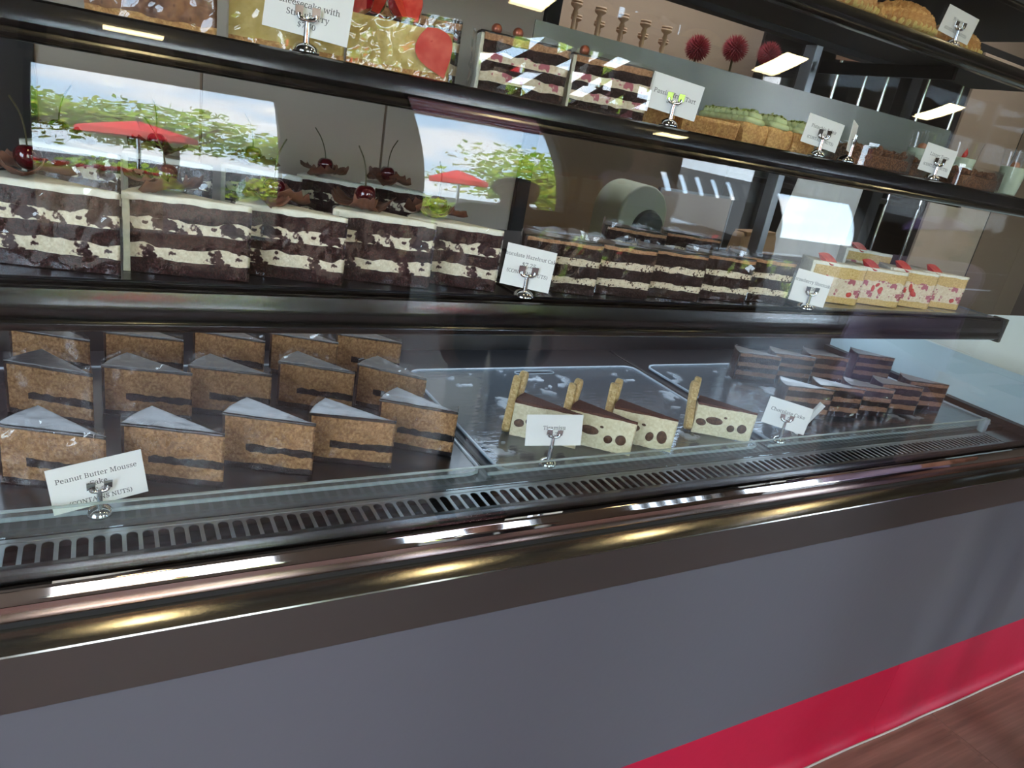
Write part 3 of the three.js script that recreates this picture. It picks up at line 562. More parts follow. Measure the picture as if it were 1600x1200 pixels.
function tiramisu(seed) {
  const L = 0.140, g = slice([['cream', M.tiramisuCream, 0.072, 0.001, { rows: 12, rough: 0.0012 }], ['cocoa_top', M.cocoa, 0.005, 0.0008, { rough: 0.0006, round: 0.002 }]], L, 0.42, seed, {});
  const r = rng(seed);
  for (const [x, y, a, b] of [[-0.094, 0.038, 0.017, 0.010], [-0.052, 0.026, 0.009, 0.011], [-0.124, 0.030, 0.011, 0.010], [-0.026, 0.030, 0.010, 0.014], [-0.070, 0.050, 0.004, 0.003]]) {
    const s = new THREE.SphereGeometry(1, 20, 12); s.scale(a * (0.9 + 0.3 * r()), b * (0.8 + 0.3 * r()), 0.0022); part('soaked_biscuit', metreUV(at(s, x, y, 0.0006, 0, 0, (r() - 0.5) * 0.5)), M.soaked, g);
  }
  for (const [a, dy] of [[0.03, 0.006], [0.20, 0.010]]) { const f = part('ladyfinger', FINGER, M.ladyfinger, g); const R = L + 0.0095; f.position.set(-R * Math.cos(a), dy, -R * Math.sin(a)); f.rotation.order = 'YXZ'; f.rotation.set(0, -Math.PI / 2 - a, 0.48); }
  return g;
}
const protos = (fn, n, s0) => Array.from({ length: n }, (_, k) => fn(s0 + k * 11, k % 2));
P.peanut = protos(peanut, 3, 101); P.cocoa = protos(cocoaSlice, 2, 151); P.forest = protos(forest, 4, 201); P.hazel = protos(hazelnut, 3, 251); P.short = protos(shortcake, 3, 301); P.tira = protos(tiramisu, 2, 351);
const ord = ['first', 'second', 'third', 'fourth', 'fifth'];
const D2R = Math.PI / 180;
let placed = 0;
function place(kind, i, name, label, cat, group, x, y, z, yaw, s = 1) {
  const k = placed++, o = copyOf(P[kind][i % P[kind].length], name, label, cat, group, x, y, z, -(yaw + 3 * (hash2(k, 1) - 0.5)) * D2R, s);
  o.scale.set(s * (0.98 + 0.03 * hash2(k, 2)), s * (0.97 + 0.06 * hash2(k, 3)), s * (0.98 + 0.03 * hash2(k, 4))); return o;
}

// trays ----------------------------------------------------------------------
function tray(name, label, x0, x1, z0, z1, m, rim, slot, group) {
  const t = thing(name, label, 'tray', group, (x0 + x1) / 2, DECK + 0.001, (z0 + z1) / 2), w = (x1 - x0) / 2, d = (z1 - z0) / 2, r = 0.03;
  const rr = (w, d, r) => { const s = new THREE.Shape(); s.moveTo(-w + r, -d); s.lineTo(w - r, -d); s.absarc(w - r, -d + r, r, -Math.PI / 2, 0); s.lineTo(w, d - r); s.absarc(w - r, d - r, r, 0, Math.PI / 2); s.lineTo(-w + r, d); s.absarc(-w + r, d - r, r, Math.PI / 2, Math.PI); s.lineTo(-w, -d + r); s.absarc(-w + r, -d + r, r, Math.PI, 1.5 * Math.PI); return s; };
  const s = rr(w, d, r);
  if (slot) { const h = new THREE.Path(), y = d - 0.03, a = 0.05, q = 0.009; h.moveTo(-a, y - q); h.absarc(a, y, q, -Math.PI / 2, Math.PI / 2); h.absarc(-a, y, q, Math.PI / 2, 1.5 * Math.PI); s.holes.push(h); }
  const g = new THREE.ExtrudeGeometry(s, { depth: 0.003, bevelEnabled: false, curveSegments: 8 }); g.rotateX(-Math.PI / 2); g.translate(0, 0.0008, 0);
  part('sheet', metreUV(g), m, t);
  const pts = rr(w - 0.001, d - 0.001, r).getPoints(8).map((p) => [p.x, 0.0048, -p.y]);
  part('rim', tube(pts, 0.0038, 160, 6, true), rim, t);
  if (slot) { const pp = []; for (let i = 0; i < 24; i++) { const a = i / 24 * 6.283; pp.push([Math.sign(Math.cos(a)) * 0.05 + 0.009 * Math.cos(a), 0.005, -(d - 0.03) + 0.009 * Math.sin(a)]); } part('handle_rim', tube(pp, 0.0016, 80, 6, true), rim, t); }
  return t;
}
tray('display_tray', 'black tray under the peanut butter mousse slices', -0.34, 0.60, -0.70, -0.15, M.trayBlack, M.trayRim, false, 'deck trays');
tray('display_tray', 'clear acrylic tray with a handle slot under the tiramisu slices', 0.635, 1.33, -0.655, -0.145, M.trayClear, M.trayRim, true, 'deck trays');
tray('display_tray', 'clear acrylic tray under the chocolate cake slices', 1.385, 2.36, -0.66, -0.145, M.trayClear, M.trayRim, false, 'deck trays');

// lower deck: peanut butter mousse slices in three rows
[[[-0.002, -0.198, 24], [0.156, -0.187, 22], [0.297, -0.198, 23], [0.437, -0.200, 20], [0.565, -0.221, 29]],
 [[-0.019, -0.430, 29], [0.135, -0.431, 20], [0.269, -0.417, 23], [0.429, -0.422, 25], [0.569, -0.388, 38]],
 [[-0.024, -0.612, 27], [0.136, -0.603, 21], [0.290, -0.598, 28], [0.444, -0.596, 27], [0.588, -0.590, 27]]].forEach((row, j) => row.forEach(([x, z, yaw], i) =>
  place('peanut', i + j, 'peanut_mousse_slice', `glazed peanut butter mousse slice, ${ord[i]} from the left in the ${['front', 'middle', 'back'][j]} row`, 'cake slice', 'peanut butter mousse slices on the deck', x, TRAY, z, yaw)));
// tiramisu
[[0.842, -0.210, 36, 'behind the Tiramisu card'], [0.948, -0.160, 38, 'just right of the Tiramisu card'], [1.060, -0.160, 36, 'third from the left on the tray'], [1.314, -0.170, 33, 'standing apart at the right end of the tray']].forEach(([x, z, yaw, w], i) =>
  place('tira', i, 'tiramisu_slice', 'tiramisu slice with ladyfingers, ' + w, 'cake slice', 'tiramisu slices on the clear tray', x, TRAY, z, yaw));
// chocolate cake, front and back rows
[[1.690, -0.250], [1.815, -0.245], [1.940, -0.238], [2.075, -0.236], [2.225, -0.246]].forEach(([x, z], i) => place('cocoa', i, 'chocolate_cake_slice', `four layer chocolate cake slice, ${ord[i]} from the left in the front row`, 'cake slice', 'chocolate cake slices on the deck', x, TRAY, z, 19));
[[1.765, -0.500], [1.915, -0.495], [2.050, -0.475], [2.300, -0.480]].forEach(([x, z], i) => place('cocoa', i + 1, 'chocolate_cake_slice', `four layer chocolate cake slice, ${ord[i]} from the left in the back row`, 'cake slice', 'chocolate cake slices on the deck', x, TRAY, z, 20));
// lower shelf: black forest slices
[[0.020, -0.140, 16], [0.172, -0.135, 12], [0.300, -0.135, 18], [0.436, -0.140, 18], [0.552, -0.140, 20]].forEach(([x, z, yaw], i) => place('forest', i, 'black_forest_slice', `black forest cake slice, ${ord[i]} from the left in the front row of the lower shelf`, 'cake slice', 'black forest slices on the lower shelf', x, S1 + 0.003, z, yaw));
[[0.030, -0.500, 25], [0.170, -0.510, 25], [0.318, -0.490, 30], [0.460, -0.505, 28], [0.580, -0.495, 30]].forEach(([x, z, yaw], i) => place('forest', i + 2, 'black_forest_slice', `black forest cake slice, ${ord[i]} from the left in the back row of the lower shelf`, 'cake slice', 'black forest slices on the lower shelf', x, S1 + 0.003, z, yaw));
// chocolate hazelnut slices
[[0.750, -0.140], [0.868, -0.136], [0.994, -0.135], [1.122, -0.135], [1.240, -0.135]].forEach(([x, z], i) => place('hazel', i, 'hazelnut_cake_slice', `dark chocolate hazelnut cake slice, ${ord[i]} from the left in its front row`, 'cake slice', 'chocolate hazelnut slices on the lower shelf', x, S1 + 0.003, z, 16));
[[1.070, -0.350], [1.245, -0.360]].forEach(([x, z], i) => place('hazel', i + 1, 'hazelnut_cake_slice', `dark chocolate hazelnut cake slice, ${i ? 'right' : 'left'} of the two behind its front row`, 'cake slice', 'chocolate hazelnut slices on the lower shelf', x, S1 + 0.003, z, 20));
// strawberry shortcake slices
[[1.490, -0.145], [1.640, -0.140], [1.765, -0.140], [1.905, -0.145]].forEach(([x, z], i) => place('short', i, 'shortcake_slice', `strawberry shortcake slice, ${ord[i]} from the left in the front row`, 'cake slice', 'strawberry shortcake slices on the lower shelf', x, S1 + 0.006, z, 18));
place('short', 1, 'shortcake_slice', 'strawberry shortcake slice, alone behind the front row', 'cake slice', 'strawberry shortcake slices on the lower shelf', 1.930, S1 + 0.006, -0.38, 24);
// boards under the shelf cakes
{
  const b = (n, l, x0, x1, z0, z1, m, th) => { const t = thing(n, l, 'tray', 'shelf trays', (x0 + x1) / 2, S1 + 0.001, (z0 + z1) / 2); const w = (x1 - x0) / 2, d = (z1 - z0) / 2; part('sheet', box(-w, w, 0, th, -d, d, 0.0006), m, t); part('rim', [box(-w, w, th, th + 0.0025, d - 0.003, d), box(-w, w, th, th + 0.0025, -d, -d + 0.003), box(-w, -w + 0.003, th, th + 0.0025, -d + 0.003, d - 0.003), box(w - 0.003, w, th, th + 0.0025, -d + 0.003, d - 0.003)], m, t); };
  b('shelf_tray', 'black tray under the black forest slices', -0.33, 0.588, -0.72, -0.115, M.trayBlack, 0.0015);
  b('shelf_tray', 'black tray under the chocolate hazelnut slices', 0.61, 1.262, -0.49, -0.115, M.trayBlack, 0.0015);
  b('shelf_tray', 'clear tray under the strawberry shortcake slices', 1.31, 2.0, -0.49, -0.115, M.trayClear, 0.0035);
}
// ------------------------------------------------------------------ middle shelf
function pushAll(g, name, label, cat, group, x, y, z, yaw) { g.name = numbered(name); g.userData = { label, category: cat }; if (group) g.userData.group = group; g.position.set(x, y, z); g.rotation.y = -yaw * D2R; scene.add(g); return g; }
// cheesecake with strawberries
function cheesecake(seed, berries) {
  const L = 0.15, g = slice([['crust', M.pastry, 0.007], ['cheesecake', M.cheesecake, 0.059, 0.0006, { rows: 10, rough: 0.0006, round: 0.004 }]], L, 0.62, seed, {}), r = rng(seed);
  if (berries) {
    for (const [x, z, s, a] of [[-0.125, -0.02, 1.7, 0.3], [-0.10, -0.06, 1.7, 1.1], [-0.075, -0.015, 1.6, 2.2], [-0.05, -0.02, 1.5, 0.9]]) { const b = strawberryHalf(); b.material = M.berryGel; g.add(b); b.position.set(x, 0.067 + 0.008, z); b.rotation.set(-1.2, a, 0.5 * r()); b.scale.setScalar(s); }
    const b = strawberryHalf(); g.add(b); b.position.set(-0.008, 0.004, 0.006); b.rotation.order = 'ZXY'; b.rotation.set(0.08, 1.55, 0.5); b.scale.set(1.9, 2.1, 2.2);
    
  }
  part('clear_wrap', film(L, 0.62, 0.069, { above: 0.012, crinkle: 0.002, seed }), M.film, g);
  return g;
}
pushAll(cheesecake(401, true), 'cheesecake_slice', 'yellow cheesecake slice topped with glazed strawberries on the middle shelf', 'cake slice', null, 0.455, S2 + 0.001, -0.215, 8);
pushAll(cheesecake(402, false), 'cheesecake_slice', 'plain yellow cheesecake slice behind the strawberry card', 'cake slice', null, 0.300, S2 + 0.001, -0.225, 12);
{
  const g = slice([['crust', M.pastry, 0.008], ['cake', M.caramelCake, 0.055, 0.002, { rows: 10, rough: 0.0018 }], ['cake_top', M.caramelCake, 0.014, 0.002, { rough: 0.0015, round: 0.005 }]], 0.15, 0.62, 410, {});
  part('clear_wrap', film(0.15, 0.62, 0.078, { above: 0.01, crinkle: 0.003, seed: 5 }), M.film, g);
  pushAll(g, 'caramel_cake_slice', 'wrapped brown caramel cake slice at the left of the middle shelf', 'cake slice', null, 0.135, S2 + 0.001, -0.225, 14);
}
function pearlCake(seed, wrap, n) {
  const L = 0.15, g = slice([['sponge_layer', M.darkSponge, 0.014], ['cream_layer', M.berryCream, 0.014, 0.003], ['sponge_layer', M.darkSponge, 0.015], ['cream_layer', M.berryCream, 0.013, 0.003], ['sponge_layer', M.darkSponge, 0.015], ['cream_layer', M.tanCream, 0.010, 0.001], ['glaze', M.glaze, 0.003, 0.0003, { over: 0.001, grow: 0.0004, round: 0.002, rough: 0.0002 }]], L, TH, seed, { sideMat: M.frosting, sideT: 0.006, sideTop: 0.08 });
  for (const [x, z] of n) { const s = new THREE.SphereGeometry(0.0085, 20, 14); s.translate(x, 0.083 + 0.008, z); part('chocolate_pearl', s, M.pearl, g); }
  part('clear_wrap', wrap > 0.003 ? facetFilm(L, TH, 0.084, { above: 0.006, fold: 0.0038, seed: seed + 3, off: 0.0068, seg: 6, rows: 5 }) : film(L, TH, 0.084, { above: 0.004, crinkle: wrap, f: 34, seed: seed + 3, off: 0.006 }), wrap > 0.003 ? M.crispFilm : M.film, g);
  return g;
}
pushAll(pearlCake(421, 0.0015, [[-0.12, -0.02]]), 'pearl_cake_slice', 'layered dark cake slice half hidden behind the strawberry cheesecake', 'cake slice', 'layered cakes with copper pearls', 0.520, S2 + 0.001, -0.338, 14).scale.setScalar(1.16);
pushAll(pearlCake(431, 0.0055, [[-0.118, -0.03], [-0.085, -0.022]]), 'pearl_cake_slice', 'layered cake slice in crinkled film with copper pearls, left of the two wrapped ones', 'cake slice', 'layered cakes with copper pearls', 0.656, S2 + 0.001, -0.210, 9);
pushAll(pearlCake(441, 0.0055, [[-0.122, -0.025]]), 'pearl_cake_slice', 'layered cake slice in crinkled film, right of the two wrapped ones', 'cake slice', 'layered cakes with copper pearls', 0.822, S2 + 0.001, -0.205, 9);
// passion fruit tarts: pastry trays with curd
function tart(x, z, w, d, label) {
  const t = thing('passion_tart', label, 'tart', 'passion fruit tarts', x, S2 + 0.001, z, -0.1);
  const sh = [[-w / 2, 0], [w / 2, 0], [w / 2 + 0.003, 0.03], [w / 2 - 0.001, 0.031], [w / 2 - 0.006, 0.024], [-w / 2 + 0.006, 0.024], [-w / 2 + 0.001, 0.031], [-w / 2 - 0.003, 0.03]];
  const g = sweepX(sh, -d / 2, d / 2); g.rotateY(Math.PI / 2); part('crust', [g, box(-w / 2, w / 2, 0, 0.029, d / 2 - 0.005, d / 2, 0.001), box(-w / 2, w / 2, 0, 0.029, -d / 2, -d / 2 + 0.005, 0.001)], M.pastry, t);
  part('curd', box(-w / 2 + 0.005, w / 2 - 0.005, 0.02, 0.0285, -d / 2 + 0.004, d / 2 - 0.004, 0.002), M.curd, t);
}
tart(0.862, -0.275, 0.085, 0.11, 'passion fruit tart behind its card');
tart(0.985, -0.255, 0.125, 0.10, 'passion fruit tart right of its card');
// pistachio eclairs: baked shell, piped cream, chopped nuts
function eclair(seed) {
  const g = new THREE.Group(), r = rng(seed), len = 0.17;
  const s = new THREE.Shape(); s.moveTo(-0.027, 0); s.lineTo(0.027, 0); s.bezierCurveTo(0.032, 0.008, 0.032, 0.03, 0.027, 0.032); s.lineTo(-0.027, 0.032); s.bezierCurveTo(-0.032, 0.03, -0.032, 0.008, -0.027, 0);
  const e = new THREE.ExtrudeGeometry(s, { depth: len - 0.012, bevelEnabled: true, bevelThickness: 0.006, bevelSize: 0.003, bevelSegments: 4, steps: 8 }); e.translate(0, 0.003, -len + 0.006); part('choux_shell', metreUV(toCreasedNormals(e, 1)), M.pastry, g);
  for (let k = 0; k < 9; k++) { const sw = []; for (let i = 0; i <= 26; i++) { const a = i / 26 * 12.5, q = 0.020 * (1 - i / 32); sw.push([Math.cos(a) * q, 0.039 + i * 0.00075, -0.016 - k * 0.0175 + Math.sin(a) * q * 0.8]); } part('piped_cream', tube(sw, 0.0062, 60, 8), M.pistachioCream, g); }
  const nuts = []; for (let i = 0; i < 46; i++) nuts.push(at(new THREE.TetrahedronGeometry(0.0022 + 0.0014 * r(), 0), (r() - 0.5) * 0.03, 0.063 - 0.004 * r(), -0.01 - r() * 0.15, r() * 6, r() * 6, r() * 6));
  part('chopped_pistachio', nuts, M.pistachio, g).userData.kind = 'stuff';
  return g;
}
P.eclair = protos(eclair, 2, 451);
[[1.114, 'left'], [1.185, 'middle'], [1.257, 'right']].forEach(([x, w], i) => place('eclair', i, 'pistachio_eclair', `pistachio eclair with pale green piped cream, the ${w} one of three`, 'eclair', 'pistachio eclairs', x, S2 + 0.001, -0.222, 4));
// nut bars in clear boxes
function nutBar(x, z, w, d, label, seed) {
  const t = thing('nut_torte', label, 'torte', 'nut tortes', x, S2 + 0.001, z, -0.12), r = rng(seed), h = 0.028;
  part('base', box(-w / 2, w / 2, 0, h, -d / 2, d / 2, 0.004), M.nutty, t);
  const bits = []; for (let i = 0; i < 120; i++) { const b = new THREE.DodecahedronGeometry(0.004 + 0.005 * r(), 0); b.scale(1.4, 0.7, 1); bits.push(at(b, (r() - 0.5) * w * 0.95, h + 0.002 + 0.009 * r() * (0.5 + 0.5 * Math.cos((r() - 0.5) * 3)), (r() - 0.5) * d * 0.95, r() * 6, r() * 6, r() * 6)); }
  part('nut_topping', metreUV(merge(bits)), M.nutty, t).userData.kind = 'stuff';
  part('clear_sleeve', layer([[-w / 2, d / 2, 0, 1], [w / 2, d / 2, 0, 1], [w / 2, -d / 2, 1, 0], [-w / 2, -d / 2, -1, 0]].map(([a, b, c, e]) => [a + Math.sign(a) * 0.004, b + Math.sign(b) * 0.004, c, e]), () => 0.001, () => 0.05, { rows: 6, rough: 0.001, f: 50, seed, cap: false }), M.film, t);
}
nutBar(1.500, -0.255, 0.17, 0.10, 'nut topped torte right of the pistachio eclair card', 461);
nutBar(1.655, -0.275, 0.085, 0.09, 'nut topped torte half hidden by the torte card', 462);
nutBar(1.885, -0.255, 0.16, 0.10, 'nut topped torte at the right end of the middle shelf', 463);
// cups of panna cotta
function cup(x, z, label, berry) {
  const t = thing('panna_cotta_cup', label, 'dessert cup', 'clear cups of panna cotta', x, S2 + 0.001, z);
  part('cup', lathe([[0, 0], [0.024, 0], [0.026, 0.002], [0.038, 0.114], [0.0395, 0.115], [0.0395, 0.117], [0.0375, 0.1165]], 36), M.film, t);
  part('panna_cotta', lathe([[0, 0.003], [0.0235, 0.003], [0.0255, 0.006], [0.0325, 0.072], [0.031, 0.074], [0, 0.0745]], 36), std({ color: 0xc9d4ba, roughness: 0.4 }), t);
  if (berry) { const b = strawberryHalf(); t.add(b); b.position.set(0.004, 0.100, 0); b.rotation.set(Math.PI, 1.2, 0.25); b.scale.setScalar(0.8); } else part('fruit_slice', at(new THREE.SphereGeometry(0.012, 14, 10), 0, 0.077, 0), std({ color: 0xb07a5c, roughness: 0.5 }), t);
}
cup(1.865, -0.365, 'clear cup of panna cotta behind the torte card', false);
cup(2.025, -0.345, 'clear cup of panna cotta topped with a strawberry', true);
cup(2.145, -0.270, 'clear cup of panna cotta at the end of the middle shelf', false);

// ------------------------------------------------------------------ upper shelf: ruffled puff pastries
function ruffled(seed) {
  const g = new THREE.Group(), geo = new THREE.SphereGeometry(1, 64, 24), p = geo.attributes.position;
  for (let i = 0; i < p.count; i++) { const x = p.getX(i), y = p.getY(i), z = p.getZ(i), a = Math.atan2(z, x); const rid = 1 + 0.13 * Math.sin(x * 34 + 2.5 * Math.sin(z * 3 + seed)) + 0.03 * n3(x * 6, y * 6, z * 6, seed); p.setXYZ(i, x * 0.085 * (1 - 0.12 * x), Math.max(y * 0.034 * rid, -0.017) + 0.018, z * 0.045 * rid); }
  geo.computeVertexNormals(); part('shell', metreUV(toCreasedNormals(geo, 0.9)), M.puff, g);
  const cr = []; for (let i = 0; i <= 40; i++) { const a = i / 40; cr.push([-0.07 + 0.14 * a, 0.012 + 0.003 * Math.sin(a * 60), 0.042 * Math.sqrt(1 - (1.7 * a - 0.85) ** 2) + 0.003 * Math.cos(a * 60)]); } part('filling', tube(cr, 0.005, 120, 8), M.cheesecake, g);
  return g;
}
P.puff = protos(ruffled, 2, 471);
place('puff', 0, 'puff_pastry', 'golden ruffled puff pastry at the top edge of the picture', 'pastry', 'ruffled puff pastries', 1.420, S3 + 0.001, -0.375, 8, 1.15);
place('puff', 1, 'puff_pastry', 'golden ruffled puff pastry left of the top card', 'pastry', 'ruffled puff pastries', 1.630, S3 + 0.001, -0.370, 8, 1.15);
place('puff', 0, 'puff_pastry', 'golden ruffled puff pastry behind the top card', 'pastry', 'ruffled puff pastries', 1.875, S3 + 0.001, -0.400, 14, 1.15);

// ------------------------------------------------------------------ price cards in chrome holders
const HOLD = {
  base: lathe([[0, 0], [0.0165, 0], [0.0172, 0.002], [0.0170, 0.004], [0.0155, 0.0075], [0.0125, 0.0105], [0.008, 0.0128], [0.0045, 0.0140], [0.0032, 0.016], [0, 0.016]], 32),
  yoke: null, clip: null };
HOLD.clip = (() => { const s = new THREE.Shape(); s.moveTo(-0.0048, 0); s.lineTo(0.0048, 0); s.lineTo(0.0052, 0.012); s.lineTo(-0.0052, 0.012); const g = new THREE.ExtrudeGeometry(s, { depth: 0.0009, bevelEnabled: true, bevelThickness: 0.0003, bevelSize: 0.0003, bevelSegments: 1 }); const p = g.attributes.position; for (let i = 0; i < p.count; i++) { const y = p.getY(i); p.setZ(i, p.getZ(i) + 22 * (y - 0.005) * (y - 0.005) * 2); } g.computeVertexNormals(); return g; })();
function priceCard(name, label, lines, x, y, z, yaw, tilt, roll, w, h, yc, opt = {}) {
  const t = thing(name, label, 'price card', 'price cards in chrome holders', x, y, z, -yaw * D2R);
  const cv = document.createElement('canvas'); cv.width = 768; cv.height = Math.round(768 * h / w); const c = cv.getContext('2d');
  c.fillStyle = '#f1f0ea'; c.fillRect(0, 0, cv.width, cv.height); c.fillStyle = '#2e2b2a'; c.textAlign = 'center'; c.textBaseline = 'middle';
  for (const [s, fy, fs, fx = 0.5] of lines) { c.font = `${Math.round(fs * cv.height)}px serif`; c.fillText(s, cv.width * fx, cv.height * fy); }
  const tx = new THREE.CanvasTexture(cv); tx.colorSpace = THREE.SRGBColorSpace;
  const hd = new THREE.Group(); hd.name = 'card'; hd.position.set(0, yc, -0.001); hd.rotation.set(-tilt * D2R, 0, roll * D2R); t.add(hd);
  part('print', new THREE.PlaneGeometry(w, h).translate(0, 0, 0.00052), std({ map: tx, roughness: 0.75 }), hd);
  part('paper', box(-w / 2, w / 2, -h / 2, h / 2, -0.0005, 0.0005), M.card, hd);
  const low = yc - h * 0.22;
  part('base', HOLD.base, M.chrome, t);
  part('stem', [at(new THREE.CylinderGeometry(0.0038, 0.0046, low - 0.004, 16), 0, 0.010 + (low - 0.004) / 2, 0.0035), tube([[-0.0115, low + 0.009, 0.0045], [-0.0095, low + 0.004, 0.005], [0, low + 0.002, 0.0048], [0.0095, low + 0.004, 0.005], [0.0115, low + 0.009, 0.0045]], 0.0032, 24, 8)], M.chrome, t);
  for (const s of [-1, 1]) { const k = part('clip', HOLD.clip, M.chrome, t); k.position.set(s * 0.0105, low + 0.006, 0.0035); }
}
priceCard('price_card', 'white Peanut Butter Mousse Cake card on the fence of the deck', [['Peanut Butter Mousse', 0.30, 0.15], ['Cake', 0.49, 0.15], ['$8.50', 0.67, 0.15], ['(CONTAINS NUTS)', 0.85, 0.14]], -0.012, DECK + 0.0002, -0.152, -10, 11, 6, 0.118, 0.065, 0.052);
priceCard('price_card', 'white Tiramisu card before the first tiramisu slice', [['Tiramisu', 0.42, 0.17], ['$7.75', 0.63, 0.17]], 0.742, DECK + 0.0062, -0.158, 16, 8, 4, 0.112, 0.062, 0.074);
priceCard('price_card', 'white Chocolate Cake card leaning before the chocolate slices', [['Chocolate Cake', 0.40, 0.17], ['$8.50', 0.61, 0.17]], 1.405, DECK + 0.0062, -0.160, 40, 9, -5, 0.103, 0.066, 0.069);
priceCard('price_card', 'white Chocolate Hazelnut Cake card on the lower shelf', [['Chocolate Hazelnut Cake', 0.24, 0.12], ['$7.25', 0.44, 0.14], ['(CONTAINS NUTS)', 0.64, 0.12]], 0.597, S1 + 0.0005, -0.122, 22, 9, -4, 0.082, 0.066, 0.049);
priceCard('price_card', 'white Strawberry Shortcake card on the lower shelf', [['Strawberry Shortcake', 0.32, 0.14], ['$7.50', 0.52, 0.15]], 1.290, S1 + 0.0005, -0.121, 16, 5, -6, 0.089, 0.066, 0.045);
priceCard('price_card', 'white Passionfruit Tart card on the middle shelf', [['Passionfruit Tart', 0.48, 0.17], ['$7.25', 0.67, 0.17]], 0.868, S2 + 0.0005, -0.190, 21, 4, -6, 0.095, 0.058, 0.050);
priceCard('price_card', 'white Pistachio Eclair card on the middle shelf', [['Pistachio Eclair', 0.36, 0.16], ['$8.50', 0.56, 0.16], ['(CONTAINS NUTS)', 0.76, 0.14]], 1.264, S2 + 0.0005, -0.190, 12, 3, -6, 0.09, 0.055, 0.046);
priceCard('price_card', 'white Linzer Torte card on the middle shelf', [['Linzer Torte', 0.34, 0.16], ['$7.50', 0.54, 0.16], ['(CONTAINS NUTS)', 0.74, 0.14]], 1.671, S2 + 0.0005, -0.190, 14, 2, -5, 0.091, 0.06, 0.044);
priceCard('price_card', 'white card among the puff pastries on the upper shelf', [['Napoleon', 0.38, 0.16], ['$7.25', 0.58, 0.16], ['(CONTAINS NUTS)', 0.78, 0.14]], 1.768, S3 + 0.0005, -0.320, 15, 0, -9, 0.096, 0.058, 0.046);
priceCard('price_card', 'large white strawberry cheesecake card at the top of the picture', [['Cheesecake with', 0.40, 0.16], ['Strawberry', 0.60, 0.16], ['$7.50', 0.80, 0.15]], 0.240, S2 + 0.0005, -0.190, 18, 8, -4, 0.108, 0.062, 0.051);
priceCard('price_card', 'blank white card seen edge on beside the Pistachio Eclair card', [], 1.352, S2 + 0.0005, -0.186, -30, 4, -3, 0.085, 0.058, 0.050);
{
  const t = thing('folded_card', 'small folded white card standing behind the Chocolate Cake card', 'card', null, 1.505, DECK + 0.0055, -0.195, -0.5);
  part('leaf', at(box(-0.006, 0.006, 0, 0.098, -0.0004, 0.0004), 0, 0, 0.004, -0.04, 0, -0.5), M.card, t);
  part('leaf', at(box(-0.006, 0.006, 0, 0.098, -0.0004, 0.0004), 0, 0, -0.006, 0.05, 0.2, -0.5), M.card, t);
}
// ------------------------------------------------------------------ behind the case
{
  const t = thing('back_counter', 'brown wall counter behind the display case', 'counter', null, 2.4, 0, -2.55);
  part('top', box(-3.2, 1.05, 0.9, 0.94, -0.3, 0.35, 0.004), std({ color: 0x5a4638, roughness: 0.5 }), t);
  part('body', box(-3.15, 1.0, 0, 0.8995, -0.28, 0.32), std({ color: 0x3e3029, roughness: 0.7 }), t);
  const s = thing('wall_shelf', 'brown wall shelf carrying the wooden candlesticks', 'shelf', null, 2.4, 1.895, -2.55);
  part('board', box(-1.1, 1.3, -0.03, 0, -0.34, 0.40, 0.004), std({ color: 0x6a5444, roughness: 0.6 }), s);
  for (const x of [-0.9, 1.1]) part('bracket', box(x - 0.015, x + 0.015, -0.2, -0.0301, -0.34, 0.2), M.blackMatte, s);
}
// wooden candlesticks standing in a row
const candle = lathe([[0, 0], [0.042, 0], [0.044, 0.008], [0.038, 0.02], [0.04, 0.05], [0.03, 0.068], [0.014, 0.085], [0.012, 0.18], [0.018, 0.20], [0.012, 0.215], [0.034, 0.228], [0.036, 0.238], [0.02, 0.24], [0, 0.24]], 24);
const candleMat = std({ color: 0xb7997c, roughness: 0.6 });
for (let k = 0; k < 12; k++) {
  const t = thing('candlestick', `turned tan wooden candlestick, ${['first', 'second', 'third', 'fourth', 'fifth', 'sixth', 'seventh', 'eighth', 'ninth', 'tenth', 'eleventh', 'last'][k]} from the left on the wall shelf`, 'candlestick', 'wooden candlesticks on the wall shelf', 1.74 + k * 0.066, 1.896, -2.2 - (k % 2) * 0.09);
  const s = k % 2 ? 0.82 : 1; part('turned_body', candle, candleMat, t).scale.set(0.75, s, 0.75); part('drip_cup', at(lathe([[0, 0], [0.024, 0.0], [0.026, 0.01], [0, 0.012]], 20), 0, 0.2401 * s, 0), candleMat, t);
}
// red pompom flowers
const petalMat = std({ color: 0x8e2a34, roughness: 0.8 });
[[2.66, 2.10, 0.075, 'left'], [2.91, 2.145, 0.078, 'middle'], [3.16, 2.165, 0.075, 'right']].forEach(([x, y, R, w], k) => {
  const t = thing('pompom_flower', `dark red pompom flower in a vase, the ${w} one of three`, 'flower', 'red pompom flowers', x, 1.896, -2.25), r = rng(500 + k), pts = [];
  for (let i = 0; i < 220; i++) { const a = i * 2.39996, u = 1 - 2 * (i + 0.5) / 220, s = Math.sqrt(1 - u * u), g = new THREE.ConeGeometry(0.0085, R * (0.55 + 0.2 * r()), 5); g.translate(0, R * 0.6, 0); g.applyQuaternion(new THREE.Quaternion().setFromUnitVectors(new THREE.Vector3(0, 1, 0), new THREE.Vector3(s * Math.cos(a), u, s * Math.sin(a)))); pts.push(g); }
  part('bloom', at(merge(pts), 0, y - 1.896, 0), petalMat, t);
  part('stalk', at(new THREE.CylinderGeometry(0.006, 0.006, y - 1.896 - 0.03, 8), 0, (y - 1.896 - 0.03) / 2 + 0.03, 0), M.stem, t);
  part('vase', lathe([[0, 0], [0.03, 0], [0.035, 0.04], [0.018, 0.085], [0.022, 0.1], [0.016, 0.1], [0.012, 0.085], [0, 0.08]], 24), M.blackMatte, t);
});
